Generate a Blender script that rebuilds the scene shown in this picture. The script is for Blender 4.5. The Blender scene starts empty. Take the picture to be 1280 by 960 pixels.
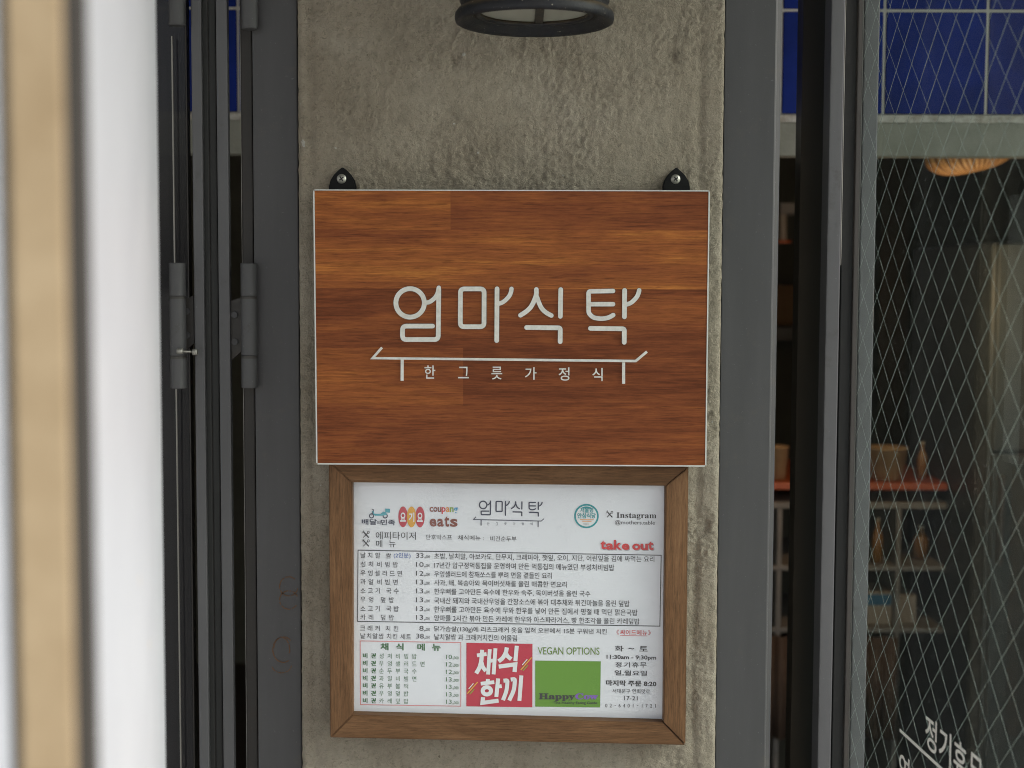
import bpy, bmesh, math, random
from mathutils import Vector, Matrix, noise
R = math.radians
random.seed(7)
scene = bpy.context.scene
COL = scene.collection

# ------------------------------------------------------------------ camera, sky, sun, exposure
FPX = 1778.0
EYE = Vector((0.0, -1.5, 1.5))
PITCH, ROLL = 3.9, 0.21
cam_d = bpy.data.cameras.new('camera')
cam = bpy.data.objects.new('camera', cam_d)
COL.objects.link(cam)
cam_d.sensor_width = 36.0
cam_d.lens = 36.0 * FPX / 1280.0
cam_d.clip_start = 0.02
cam_d.clip_end = 2000
ROT = Matrix.Rotation(R(90 - PITCH), 3, 'X') @ Matrix.Rotation(R(ROLL), 3, 'Z')
cam.matrix_world = Matrix.Translation(EYE) @ ROT.to_4x4()
cam_d.dof.use_dof = True
cam_d.dof.focus_distance = 1.47
cam_d.dof.aperture_fstop = 6.3
scene.camera = cam

SUN_EL, SUN_ROT = 36, 98            # soft light from the street, right of the lens
w = bpy.data.worlds.new('World'); scene.world = w; w.use_nodes = True
nt = w.node_tree
sky = nt.nodes.new('ShaderNodeTexSky'); sky.sky_type = 'NISHITA'; sky.sun_disc = False
sky.sun_elevation = R(SUN_EL); sky.sun_rotation = R(SUN_ROT)
sky.air_density = 1.3; sky.dust_density = 4.0; sky.ozone_density = 0.6
hs = nt.nodes.new('ShaderNodeHueSaturation'); hs.inputs['Saturation'].default_value = .35      # overcast: little blue left
nt.links.new(sky.outputs[0], hs.inputs['Color']); nt.links.new(hs.outputs[0], nt.nodes['Background'].inputs[0])
nt.nodes['Background'].inputs[1].default_value = 0.12
sd = bpy.data.lights.new('sun', 'SUN'); sd.energy = 1.35; sd.angle = R(40); sd.color = (1.0, 0.98, 0.955)
so = bpy.data.objects.new('sun', sd); COL.objects.link(so)
_el, _az = R(SUN_EL), R(SUN_ROT)
so.rotation_euler = Vector((-math.sin(_az) * math.cos(_el), -math.cos(_az) * math.cos(_el), -math.sin(_el))).to_track_quat('-Z', 'Y').to_euler()
scene.view_settings.view_transform = 'Standard'
scene.view_settings.look = 'None'
scene.view_settings.gamma = 1.0
scene.view_settings.use_curve_mapping = False
scene.view_settings.exposure = 1.15
scene.cycles.max_bounces = 10
scene.cycles.transparent_max_bounces = 16
scene.cycles.use_denoising = True
scene.cycles.denoising_prefilter = 'NONE'
scene.cycles.filter_width = 1.0


def U(px, py, Y):
    """the point of the upright plane y = Y that the photograph shows at pixel (px, py)"""
    d = ROT @ Vector(((px - 640) / FPX, -(py - 480) / FPX, -1))
    return EYE + d * ((Y - EYE.y) / d.y)


def UX(px, Y, py=480):
    return U(px, py, Y).x


def UZ(py, Y, px=640):
    return U(px, py, Y).z


# ------------------------------------------------------------------ helpers: materials
def mat(name, color=(.5, .5, .5), rough=.5, metal=0.0, spec=.5):
    m = bpy.data.materials.new(name); m.use_nodes = True
    b = m.node_tree.nodes['Principled BSDF']
    b.inputs['Base Color'].default_value = (*color, 1)
    b.inputs['Roughness'].default_value = rough
    b.inputs['Metallic'].default_value = metal
    b.inputs['Specular IOR Level'].default_value = spec
    return m


def N(m, t, **kw):
    n = m.node_tree.nodes.new(t)
    for k, v in kw.items():
        if k in n.inputs: n.inputs[k].default_value = v
        else: setattr(n, k, v)
    return n


def L(m, a, b):
    m.node_tree.links.new(a, b)


def bsdf(m): return m.node_tree.nodes['Principled BSDF']


def coords(m, scale=(1, 1, 1), rot=(0, 0, 0)):
    t = N(m, 'ShaderNodeTexCoord'); mp = N(m, 'ShaderNodeMapping')
    mp.inputs['Scale'].default_value = scale; mp.inputs['Rotation'].default_value = rot
    L(m, t.outputs['Object'], mp.inputs['Vector'])
    return mp.outputs[0]


def ramp(m, fac, stops):
    r = N(m, 'ShaderNodeValToRGB')
    e = r.color_ramp.elements
    while len(e) < len(stops): e.new(.5)
    for i, (p, c) in enumerate(stops):
        e[i].position = p; e[i].color = (*c, 1) if len(c) == 3 else c
    L(m, fac, r.inputs[0])
    return r.outputs[0]


def tex_noise(m, vec, scale, detail=4, rough=.55, dist=0):
    n = N(m, 'ShaderNodeTexNoise'); n.inputs['Scale'].default_value = scale
    n.inputs['Detail'].default_value = detail; n.inputs['Roughness'].default_value = rough
    n.inputs['Distortion'].default_value = dist
    L(m, vec, n.inputs['Vector'])
    return n.outputs['Fac']


def mix(m, fac, a, b, mode='MIX'):
    n = N(m, 'ShaderNodeMix'); n.data_type = 'RGBA'; n.blend_type = mode
    for sock, v in ((n.inputs[0], fac), (n.inputs[6], a), (n.inputs[7], b)):
        if isinstance(v, (int, float)): sock.default_value = v
        elif isinstance(v, tuple): sock.default_value = (*v, 1)
        else: L(m, v, sock)
    return n.outputs[2]


def mth(m, op, a, b=None, clamp=False):
    n = N(m, 'ShaderNodeMath'); n.operation = op; n.use_clamp = clamp
    for i, v in enumerate((a, b)):
        if v is None: continue
        if isinstance(v, (int, float)): n.inputs[i].default_value = v
        else: L(m, v, n.inputs[i])
    return n.outputs[0]


def bump(m, h, strength=.3, dist=.002, prev=None):
    b = N(m, 'ShaderNodeBump'); b.inputs['Strength'].default_value = strength
    b.inputs['Distance'].default_value = dist
    L(m, h, b.inputs['Height'])
    if prev is not None: L(m, prev, b.inputs['Normal'])
    L(m, b.outputs[0], bsdf(m).inputs['Normal'])
    return b.outputs[0]


def painted_metal(name, color, rough=.42, dirt=(.05, .045, .04), amt=.5):
    """satin paint with dust, faint drips and specks"""
    m = mat(name, color, rough)
    v = coords(m, (9, 9, 1.2)); v2 = coords(m)
    n1 = tex_noise(m, v, 1.5, 5, .6)
    dark = tuple(c * .78 for c in color); lite = tuple(min(1, c * 1.22 + .004) for c in color)
    c = ramp(m, n1, [(.3, dark), (.7, lite)])
    n2 = tex_noise(m, v2, 330, 2, .6)
    c = mix(m, mth(m, 'MULTIPLY', ramp(m, n2, [(.70, (0, 0, 0)), (.78, (1, 1, 1))]), amt), c, tuple(min(1, x * 1.6 + .03) for x in color))
    n3 = tex_noise(m, v2, 26, 6, .7)
    c = mix(m, mth(m, 'MULTIPLY', ramp(m, n3, [(.58, (0, 0, 0)), (.75, (1, 1, 1))]), amt), c, dirt)
    L(m, c, bsdf(m).inputs['Base Color'])
    L(m, mth(m, 'ADD', mth(m, 'MULTIPLY', n1, .25), rough - .1), bsdf(m).inputs['Roughness'])
    bump(m, tex_noise(m, v2, 900, 2, .5), .12, .0006)
    return m


def wood(name, stops, axis='X', fine=1.0, plank=False, rough=.4, coat=0.0):
    m = mat(name, (.3, .12, .05), rough)
    s = {'X': (3.5, 150, 150), 'Z': (150, 150, 3.5)}[axis]
    v = coords(m, tuple(a * fine for a in s))
    big = coords(m, {'X': (3, 14, 16), 'Z': (16, 14, 3)}[axis])
    tone = None
    if plank:
        at = N(m, 'ShaderNodeAttribute'); at.attribute_name = 'tone'
        tone = at.outputs['Fac']
        off = N(m, 'ShaderNodeVectorMath'); off.operation = 'MULTIPLY_ADD'
        L(m, at.outputs['Color'], off.inputs[0]); off.inputs[1].default_value = (37, 11, 23)
        L(m, v, off.inputs[2]); v = off.outputs[0]
        off2 = N(m, 'ShaderNodeVectorMath'); off2.operation = 'MULTIPLY_ADD'
        L(m, at.outputs['Color'], off2.inputs[0]); off2.inputs[1].default_value = (17, 5, 13)
        L(m, big, off2.inputs[2]); big = off2.outputs[0]
    a = tex_noise(m, v, 1.0, 8, .78, .6)
    b = tex_noise(m, big, 1.0, 5, .6, 1.6)
    f = mth(m, 'ADD', mth(m, 'MULTIPLY', a, .46), mth(m, 'MULTIPLY', b, .54))
    if tone is not None:
        f = mth(m, 'ADD', f, mth(m, 'MULTIPLY', mth(m, 'SUBTRACT', tone, .5), .50))
    c = ramp(m, f, stops)
    pores = tex_noise(m, coords(m, tuple(x * fine for x in {'X': (24, 430, 430), 'Z': (430, 430, 24)}[axis])), 1.0, 3, .7)
    c = mix(m, mth(m, 'MULTIPLY', ramp(m, pores, [(.56, (0, 0, 0)), (.64, (1, 1, 1))]), .42), c, tuple(x * .75 for x in stops[0][1]))
    fib = tex_noise(m, coords(m, tuple(x * fine for x in {'X': (34, 620, 620), 'Z': (620, 620, 34)}[axis])), 1.0, 4, .8)
    c = mix(m, 1.0, c, ramp(m, fib, [(.30, (.60, .58, .56)), (.5, (.97, .97, .97)), (.70, (1.30, 1.28, 1.25))]), 'MULTIPLY')
    L(m, c, bsdf(m).inputs['Base Color'])
    L(m, mth(m, 'ADD', mth(m, 'MULTIPLY', a, .2), rough - .1), bsdf(m).inputs['Roughness'])
    bump(m, mth(m, 'ADD', a, pores), .08, .0008)
    bsdf(m).inputs['Coat Weight'].default_value = coat
    bsdf(m).inputs['Coat Roughness'].default_value = .25
    bsdf(m).inputs['Specular IOR Level'].default_value = .16
    return m


# ------------------------------------------------------------------ helpers: objects
def tag(o, label=None, cat=None, group=None, kind=None):
    if label: o['label'] = label
    if cat: o['category'] = cat
    if group: o['group'] = group
    if kind: o['kind'] = kind
    return o


def thing(name, loc, label, cat, group=None):
    o = bpy.data.objects.new(name, None); COL.objects.link(o)
    o.empty_display_size = .05
    o.location = loc
    return tag(o, label, cat, group)


def world_loc(o):
    v = Vector((0, 0, 0))
    while o is not None:
        v = v + o.location; o = o.parent
    return v


def obj(name, bm, m, parent=None, smooth=False, origin=None):
    """links a bmesh given in world coordinates as ONE mesh object"""
    base = world_loc(parent) if parent else Vector((0, 0, 0))
    org = Vector(origin) if origin is not None else base
    bmesh.ops.translate(bm, vec=-org, verts=bm.verts)
    me = bpy.data.meshes.new(name); bm.to_mesh(me); bm.free()
    if smooth:
        for p in me.polygons: p.use_smooth = True
    for mm in (m if isinstance(m, (list, tuple)) else [m]): me.materials.append(mm)
    o = bpy.data.objects.new(name, me); COL.objects.link(o)
    o.location = org - base
    if parent: o.parent = parent
    return o


def BM(): return bmesh.new()


def box(bm, x0, x1, y0, y1, z0, z1, bev=0.0, seg=2, mi=0):
    vs = [bm.verts.new((x, y, z)) for x in (x0, x1) for y in (y0, y1) for z in (z0, z1)]
    fs = [bm.faces.new([vs[i] for i in q]) for q in ((0, 1, 3, 2), (4, 6, 7, 5), (0, 4, 5, 1), (2, 3, 7, 6), (0, 2, 6, 4), (1, 5, 7, 3))]
    for f in fs: f.material_index = mi
    bmesh.ops.recalc_face_normals(bm, faces=fs)
    if bev > 0:
        es = list({e for f in fs for e in f.edges})
        bmesh.ops.bevel(bm, geom=es, offset=bev, segments=seg, affect='EDGES', profile=.6)
    return bm


def prism(bm, poly, z0, z1, bev=0.0):
    """poly: list of (x, y) in plan, extruded from z0 to z1"""
    a = [bm.verts.new((x, y, z0)) for x, y in poly]; b = [bm.verts.new((x, y, z1)) for x, y in poly]
    fs = [bm.faces.new(a), bm.faces.new(b)]
    n = len(poly)
    sides = [bm.faces.new((a[i], a[(i + 1) % n], b[(i + 1) % n], b[i])) for i in range(n)]
    bmesh.ops.recalc_face_normals(bm, faces=fs + sides)
    if bev > 0:
        es = [e for e in bm.edges if e.is_valid and any(v in a for v in e.verts) and any(v in b for v in e.verts)]
        bmesh.ops.bevel(bm, geom=es, offset=bev, segments=3, affect='EDGES', profile=.5)
    return bm


def slab(bm, front, y_back):
    """solid whose front face is the polygon `front` (3-D points) and whose back lies on plane y_back"""
    a = [bm.verts.new(p) for p in front]; b = [bm.verts.new((p[0], y_back, p[2])) for p in front]
    n = len(a)
    fs = [bm.faces.new(a), bm.faces.new(b[::-1])] + [bm.faces.new((a[i], a[(i + 1) % n], b[(i + 1) % n], b[i])) for i in range(n)]
    bmesh.ops.recalc_face_normals(bm, faces=fs)
    return fs


def cyl(bm, p0, p1, r, seg=20, cap=True, r1=None):
    p0, p1 = Vector(p0), Vector(p1); ax = (p1 - p0).normalized()
    s = ax.orthogonal().normalized(); t = ax.cross(s)
    r1 = r if r1 is None else r1
    A = [bm.verts.new(p0 + (s * math.cos(2 * math.pi * i / seg) + t * math.sin(2 * math.pi * i / seg)) * r) for i in range(seg)]
    B = [bm.verts.new(p1 + (s * math.cos(2 * math.pi * i / seg) + t * math.sin(2 * math.pi * i / seg)) * r1) for i in range(seg)]
    fs = [bm.faces.new((A[i], A[(i + 1) % seg], B[(i + 1) % seg], B[i])) for i in range(seg)]
    if cap: fs += [bm.faces.new(A[::-1]), bm.faces.new(B)]
    bmesh.ops.recalc_face_normals(bm, faces=fs)
    return bm


def lathe(bm, prof, c, seg=64, closed=False):
    """prof: (r, z) pairs turned about the upright axis through c"""
    rings = []
    for r, z in prof:
        rings.append([bm.verts.new((c[0] + r * math.cos(2 * math.pi * i / seg), c[1] + r * math.sin(2 * math.pi * i / seg), c[2] + z)) for i in range(seg)])
    m = len(rings)
    fs = []
    for k in range(m if closed else m - 1):
        a, b = rings[k], rings[(k + 1) % m]
        for i in range(seg): fs.append(bm.faces.new((a[i], a[(i + 1) % seg], b[(i + 1) % seg], b[i])))
    bmesh.ops.recalc_face_normals(bm, faces=fs)
    return rings


# ------------------------------------------------------------------ helpers: lettering
_font = {}


def glyphs(s, bold=0.0, res=3):
    key = (s, bold, res)
    if key in _font: return _font[key]
    cu = bpy.data.curves.new('lettering', 'FONT'); cu.body = s; cu.offset = bold; cu.resolution_u = res
    ob = bpy.data.objects.new('lettering', cu); COL.objects.link(ob)
    me = bpy.data.meshes.new_from_object(ob)
    vs = [(v.co.x, v.co.y) for v in me.vertices]; fs = [tuple(p.vertices) for p in me.polygons]
    bpy.data.objects.remove(ob); bpy.data.curves.remove(cu); bpy.data.meshes.remove(me)
    _font[key] = (vs, fs)
    return vs, fs


def add_flat(bm, vs, fs, place, mi=0):
    V = [bm.verts.new(place(x, y)) for x, y in vs]
    for f in fs:
        try:
            g = bm.faces.new([V[i] for i in f]); g.material_index = mi
        except ValueError:
            pass


def text_px(bm, s, x0, x1, yc, h, P, bold=0.0, slope=0.0, shear=0.0, res=3, jit=0.0, mi=0):
    """lettering whose bounding box spans pixels x0..x1, yc-h/2..yc+h/2 of the sheet mapping P"""
    vs, fs = glyphs(s, bold, res)
    if not vs: return
    ax, bx_ = min(v[0] for v in vs), max(v[0] for v in vs)
    ay, by = min(v[1] for v in vs), max(v[1] for v in vs)
    sx = (x1 - x0) / max(1e-6, bx_ - ax); sy = h / max(1e-6, by - ay)

    def place(u, v):
        X = x0 + (u - ax) * sx
        Y = yc + h / 2 - (v - ay) * sy + slope * (X - x0)
        X += shear * ((v - ay) * sy - h / 2)
        return P(X, Y)
    add_flat(bm, vs, fs, place, mi)


def spaced(bm, chars, xs, yc, h, P, w, **kw):
    """single characters centred at the given pixel columns"""
    slope = kw.pop('slope', 0.0)
    for c, x in zip(chars, xs):
        vs, _ = glyphs(c, kw.get('bold', 0.0))
        cw = max(v[0] for v in vs) - min(v[0] for v in vs); ch = max(v[1] for v in vs) - min(v[1] for v in vs)
        hh = h * min(1.0, ch / .80) if c != '~' else h * .25
        ww = w * cw / .83
        text_px(bm, c, x - ww / 2, x + ww / 2, yc + slope * (x - xs[0]), hh, P, slope=slope, **kw)


def ribbon(bm, pts, wd, P, P2=None, closed=False, cap=True, mi=0):
    """a flat stroke of even width through pixel points; with P2 it gets side walls down to that surface"""
    pts = [Vector((a, b)) for a, b in pts]
    n = len(pts); Lf, Rt = [], []
    for i in range(n):
        if closed: p, q = pts[i - 1], pts[(i + 1) % n]
        else: p, q = pts[max(0, i - 1)], pts[min(n - 1, i + 1)]
        d1 = (pts[i] - p); d2 = (q - pts[i])
        if d1.length < 1e-6: d1 = d2
        if d2.length < 1e-6: d2 = d1
        d1 = d1.normalized(); d2 = d2.normalized()
        t = (d1 + d2).normalized() if (d1 + d2).length > 1e-6 else d1
        nn = Vector((-t.y, t.x)); k = max(.45, nn.dot(Vector((-d1.y, d1.x))))
        Lf.append(pts[i] + nn * wd / 2 / k); Rt.append(pts[i] - nn * wd / 2 / k)
    if closed:
        outs = [Lf, Rt[::-1]]
        quads = [(i, (i + 1) % n) for i in range(n)]
        A = [bm.verts.new(P(*p)) for p in Lf]; B = [bm.verts.new(P(*p)) for p in Rt]
        for i, j in quads: bm.faces.new((A[i], A[j], B[j], B[i])).material_index = mi
        if P2:
            for S, Q in ((A, Lf), (B, Rt)):
                D = [bm.verts.new(P2(*p)) for p in Q]
                for i, j in quads: bm.faces.new((S[i], S[j], D[j], D[i])).material_index = mi
        return
    A = [bm.verts.new(P(*p)) for p in Lf]; B = [bm.verts.new(P(*p)) for p in Rt]
    for i in range(n - 1): bm.faces.new((A[i], A[i + 1], B[i + 1], B[i])).material_index = mi
    rim = [(a, p) for a, p in zip(A, Lf)]
    back = [(b, p) for b, p in zip(B, Rt)][::-1]
    endcap, startcap = [], []
    if cap:
        for lst, c, a0 in ((endcap, n - 1, Lf[-1] - pts[-1]), (startcap, 0, Rt[0] - pts[0])):
            for k in range(1, 8):
                ang = -math.pi * k / 8
                p = pts[c] + Matrix.Rotation(ang, 2) @ a0
                lst.append((bm.verts.new(P(*p)), p))
        bm.faces.new([A[-1]] + [v for v, _ in endcap] + [B[-1]]).material_index = mi
        bm.faces.new([B[0]] + [v for v, _ in startcap] + [A[0]]).material_index = mi
    loop = rim + endcap + back + startcap
    if P2:
        D = [bm.verts.new(P2(*p)) for _, p in loop]
        m_ = len(loop)
        for i in range(m_):
            bm.faces.new((loop[i][0], loop[(i + 1) % m_][0], D[(i + 1) % m_], D[i])).material_index = mi


def rounded(pts, r, closed=False, k=5):
    """polyline with its corners rounded to radius r"""
    P = [Vector(p) for p in pts]; out = []
    n = len(P)
    for i in range(n):
        if not closed and i in (0, n - 1): out.append(tuple(P[i])); continue
        a, b, c = P[i - 1], P[i], P[(i + 1) % n]
        d1 = (a - b); d2 = (c - b)
        rr = min(r, d1.length * .45, d2.length * .45)
        s, e = b + d1.normalized() * rr, b + d2.normalized() * rr
        for j in range(k + 1):
            t = j / k
            out.append(tuple(s * (1 - t) ** 2 + b * 2 * t * (1 - t) + e * t * t))
    return out


def arc(cx, cy, rx, ry, n=40):
    return [(cx + rx * math.cos(2 * math.pi * i / n), cy + ry * math.sin(2 * math.pi * i / n)) for i in range(n)]


def smooth_line(pts, k=6):
    """Catmull-Rom through the points"""
    P = [Vector(p) for p in pts]; P = [P[0] * 2 - P[1]] + P + [P[-1] * 2 - P[-2]]
    out = []
    for i in range(1, len(P) - 2):
        for j in range(k):
            t = j / k
            a, b, c, d = P[i - 1:i + 3]
            out.append(tuple(.5 * ((2 * b) + (c - a) * t + (2 * a - 5 * b + 4 * c - d) * t * t + (3 * b - a - 3 * c + d) * t ** 3)))
    out.append(tuple(P[-2]))
    return out


def poly_px(bm, pts, P, mi=0):
    f = bm.faces.new([bm.verts.new(P(*p)) for p in pts]); f.material_index = mi
    return f


# strokes of the four big characters and the table under them, in photo pixels
SIGN_STROKES = [
    (arc(512.7, 378.6, 17.8, 17.8), 1, 5.9),
    (smooth_line([(531.5, 378.4), (537.5, 377.2), (544, 371.8), (547.2, 366), (548.5, 359.6)]), 0, 5.4),
    (rounded([(548.5, 361.5), (547.8, 424.4), (503.2, 424.4), (503.2, 407.6), (540.8, 407.6)], 5), 0, 5.8),
    (rounded([(575.6, 361.1), (605.2, 361.1), (605, 408.4), (575.4, 408.4)], 5, True), 1, 5.8),
    ([(621.3, 361.0), (620.9, 425.6)], 0, 5.8),
    (smooth_line([(621.5, 380.2), (629, 377.4), (635.8, 371), (638.6, 365.5), (639.4, 361)]), 0, 5.4),
    (smooth_line([(670.4, 361.9), (670, 369.5), (664.6, 382), (658.4, 388.8), (650.6, 394)]), 0, 5.8),
    (smooth_line([(670.6, 370), (676, 383.5), (682, 390.2), (689.2, 394.4)]), 0, 5.6),
    ([(700.9, 362), (700.4, 395.4)], 0, 5.8),
    (rounded([(658.2, 409.3), (700.3, 409.8), (700.2, 427)], 2.5), 0, 5.8),
    (rounded([(766.2, 363.7), (735.6, 364.2), (735.7, 391.5), (741.5, 397), (751.5, 398.6), (760.5, 397.2), (766.4, 393.8)], 3), 0, 5.6),
    ([(736, 380.2), (766.2, 380.2)], 0, 5.6),
    ([(780.7, 363), (780.4, 396)], 0, 5.8),
    (smooth_line([(781, 381.2), (788.6, 378.4), (795.4, 371.8), (798, 366.5), (798.9, 362.8)]), 0, 5.4),
    (rounded([(738, 410.4), (780.3, 411), (780.2, 427.8)], 2.5), 0, 5.8),
    ([(477.6, 434.4), (465.9, 447.6), (794.6, 451.2), (808.6, 439.4)], 0, 3.1),
    ([(502.9, 449.5), (502.7, 475.8)], 0, 3.8),
    ([(779.4, 453), (779.4, 479.6)], 0, 3.8),
]

# ------------------------------------------------------------------ materials
M = {}
# grey cement plaster
m = M['plaster'] = mat('cement_plaster', (.3, .28, .24), .85, spec=.25)
v = coords(m)
n1 = tex_noise(m, v, 9, 6, .6); n2 = tex_noise(m, v, 60, 6, .65); n3 = tex_noise(m, v, 320, 3, .6)
c = ramp(m, n1, [(.28, (.290, .248, .188)), (.5, (.355, .310, .242)), (.74, (.425, .380, .308))])
c = mix(m, mth(m, 'MULTIPLY', ramp(m, n2, [(.3, (1, 1, 1)), (.5, (0, 0, 0))]), .35), c, (.15, .14, .11))
st = tex_noise(m, coords(m, (11, 11, 5)), 1.3, 7, .75, .6)
c = mix(m, mth(m, 'MULTIPLY', ramp(m, st, [(.63, (0, 0, 0)), (.73, (1, 1, 1))]), .6), c, (.085, .060, .034))
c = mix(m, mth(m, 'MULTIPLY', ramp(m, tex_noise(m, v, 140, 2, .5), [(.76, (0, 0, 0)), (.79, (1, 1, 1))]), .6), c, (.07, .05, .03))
c = mix(m, mth(m, 'MULTIPLY', ramp(m, tex_noise(m, v, 95, 1, .5), [(.79, (0, 0, 0)), (.81, (1, 1, 1))]), .5), c, (.6, .6, .58))
c = mix(m, mth(m, 'MULTIPLY', ramp(m, tex_noise(m, v, 240, 4, .7, .8), [(.54, (0, 0, 0)), (.66, (1, 1, 1))]), .42), c, (.12, .10, .07))  # fine dark speckle stands in for shade in the plaster's pits
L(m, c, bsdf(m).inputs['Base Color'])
n4 = tex_noise(m, v, 420, 4, .75, .3)
bump(m, mth(m, 'ADD', mth(m, 'MULTIPLY', n2, .5), mth(m, 'ADD', mth(m, 'MULTIPLY', n3, .25), mth(m, 'MULTIPLY', n4, .7))), 1.0, .0045)

M['jamb'] = painted_metal('charcoal_painted_steel', (.056, .055, .057), .46, (.075, .068, .06), .9)
M['jamb_dark'] = painted_metal('dark_brown_painted_steel', (.036, .032, .028), .5, (.06, .045, .03))
M['joint_shade'] = painted_metal('brown_grey_joint_shade', (.055, .048, .040), .6)
M['strip'] = painted_metal('grey_painted_steel', (.084, .084, .088), .42, (.05, .045, .04), .9)
M['black'] = painted_metal('black_channel_paint', (.014, .017, .015), .35, (.02, .022, .02), .3)
M['rubber'] = painted_metal('black_rubber', (.012, .013, .012), .6, (.04, .04, .035), .5)
M['hinge'] = painted_metal('hinge_paint', (.060, .060, .062), .5, (.03, .022, .016), .9)
M['steel'] = mat('bare_steel', (.34, .33, .30), .5, .6)
M['bead'] = mat('pale_sealant', (.42, .41, .38), .6)
M['bracket'] = mat('black_powder_coat', (.006, .006, .006), .6, spec=.2)
M['screw'] = mat('zinc_screw', (.42, .41, .37), .42, .75)
M['screw_slot'] = mat('screw_recess', (.01, .01, .01), .8)

# rusty black lantern metal
m = M['lantern'] = mat('weathered_black_iron', (.02, .02, .024), .55, .2)
v = coords(m)
n = tex_noise(m, v, 42, 7, .7)
c = ramp(m, n, [(.45, (.012, .013, .018)), (.66, (.02, .019, .020)), (.80, (.105, .062, .030))])
tc = N(m, 'ShaderNodeTexCoord'); sp = N(m, 'ShaderNodeSeparateXYZ'); L(m, tc.outputs['Object'], sp.inputs[0])
zz = mth(m, 'ADD', sp.outputs[2], mth(m, 'MULTIPLY', mth(m, 'SUBTRACT', n, .5), .006))
c = mix(m, mth(m, 'MULTIPLY', ramp(m, mth(m, 'MULTIPLY', zz, 25), [(.20, (0, 0, 0)), (.30, (1, 1, 1)), (.36, (0, 0, 0)), (.50, (0, 0, 0)), (.60, (1, 1, 1)), (.66, (0, 0, 0))]), .75), c, (.12, .085, .045))
c = mix(m, ramp(m, tex_noise(m, v, 380, 1, .5), [(.74, (0, 0, 0)), (.76, (1, 1, 1))]), c, (.30, .27, .22))
L(m, c, bsdf(m).inputs['Base Color'])
bump(m, tex_noise(m, v, 210, 5, .7), .45, .0015)
M['lantern_glass'] = mat('frosted_lantern_glass', (.36, .36, .31), .35)

# wood
M['sign_wood'] = wood('orange_brown_plank_laminate', [(.33, (.120, .032, .011)), (.47, (.200, .058, .019)), (.60, (.295, .094, .025)), (.74, (.52, .200, .042))], 'X', 1.0, True, .45, .0)
WS = [(.28, (.070, .034, .016)), (.48, (.145, .075, .036)), (.62, (.205, .110, .055)), (.80, (.29, .17, .09))]
M['frame_x'] = wood('brown_frame_wood_level', WS, 'X', 1.6, False, .55)
M['frame_z'] = wood('brown_frame_wood_upright', WS, 'Z', 1.6, False, .55)
M['mdf'] = mat('tan_board_core', (.5, .36, .19), .9, spec=.2)
m = M['mdf']; v = coords(m)
c = ramp(m, tex_noise(m, v, 30, 5, .6), [(.25, (.34, .25, .145)), (.75, (.48, .375, .24))]); L(m, c, bsdf(m).inputs['Base Color'])
bump(m, tex_noise(m, v, 400, 3), .3, .001)
m = M['white_paint'] = mat('white_gloss_paint', (.78, .79, .81), .4)
v = coords(m); c = ramp(m, tex_noise(m, v, 14, 4, .6), [(.3, (.56, .585, .63)), (.7, (.63, .655, .695))])
c = mix(m, ramp(m, tex_noise(m, v, 35, 1, .4), [(.80, (0, 0, 0)), (.83, (1, 1, 1))]), c, (.72, .62, .5)); L(m, c, bsdf(m).inputs['Base Color'])
M['edge_trim'] = mat('pale_metal_trim', (.62, .63, .60), .4, .3)
M['white_print'] = mat('white_lettering', (.66, .65, .60), .5)
m = M['white_print']; v = coords(m)
c = ramp(m, tex_noise(m, v, 120, 6, .7), [(.35, (.56, .55, .51)), (.6, (.68, .67, .63))]); L(m, c, bsdf(m).inputs['Base Color'])
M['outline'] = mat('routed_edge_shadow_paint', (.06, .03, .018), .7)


# laminated paper and inks: one gloss with crinkles in the film
def gloss_print(name, color):
    m = mat(name, color, .32, spec=.5)
    v = coords(m)
    a = tex_noise(m, v, 330, 3, .7, 1.2); b = tex_noise(m, v, 60, 3, .6, .8)
    mask = ramp(m, tex_noise(m, v, 9, 2, .5), [(.46, (.07, .07, .07)), (.66, (1, 1, 1))])
    bump(m, mth(m, 'MULTIPLY', mth(m, 'ADD', mth(m, 'MULTIPLY', a, .5), mth(m, 'MULTIPLY', b, .9)), mask), .45, .0022)
    bsdf(m).inputs['Coat Weight'].default_value = 1.0
    bsdf(m).inputs['Coat Roughness'].default_value = .07
    return m


M['paper'] = gloss_print('laminated_paper', (.70, .72, .765))
INK = {}
for k, cc in dict(black=(.022, .022, .026), blue=(.03, .10, .36), red=(.55, .03, .035), pink=(.62, .20, .20), green=(.03, .13, .035),
                  crimson=(.48, .015, .045), white=(.74, .75, .77), yellow=(.75, .46, .03), lime=(.22, .36, .03), cow_green=(.105, .27, .012),
                  olive=(.12, .22, .02), purple=(.20, .09, .42), oval_red=(.46, .03, .05), oval_yellow=(.66, .33, .025), brown=(.20, .05, .03),
                  orange=(.70, .28, .05), sky=(.03, .28, .52), teal=(.015, .27, .30), pale=(.70, .72, .74), shadow=(.36, .37, .40),
                  grey=(.28, .28, .28), helmet=(.07, .33, .40), navy=(.03, .035, .07)).items():
    INK[k] = gloss_print('ink_' + k, cc)


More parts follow.
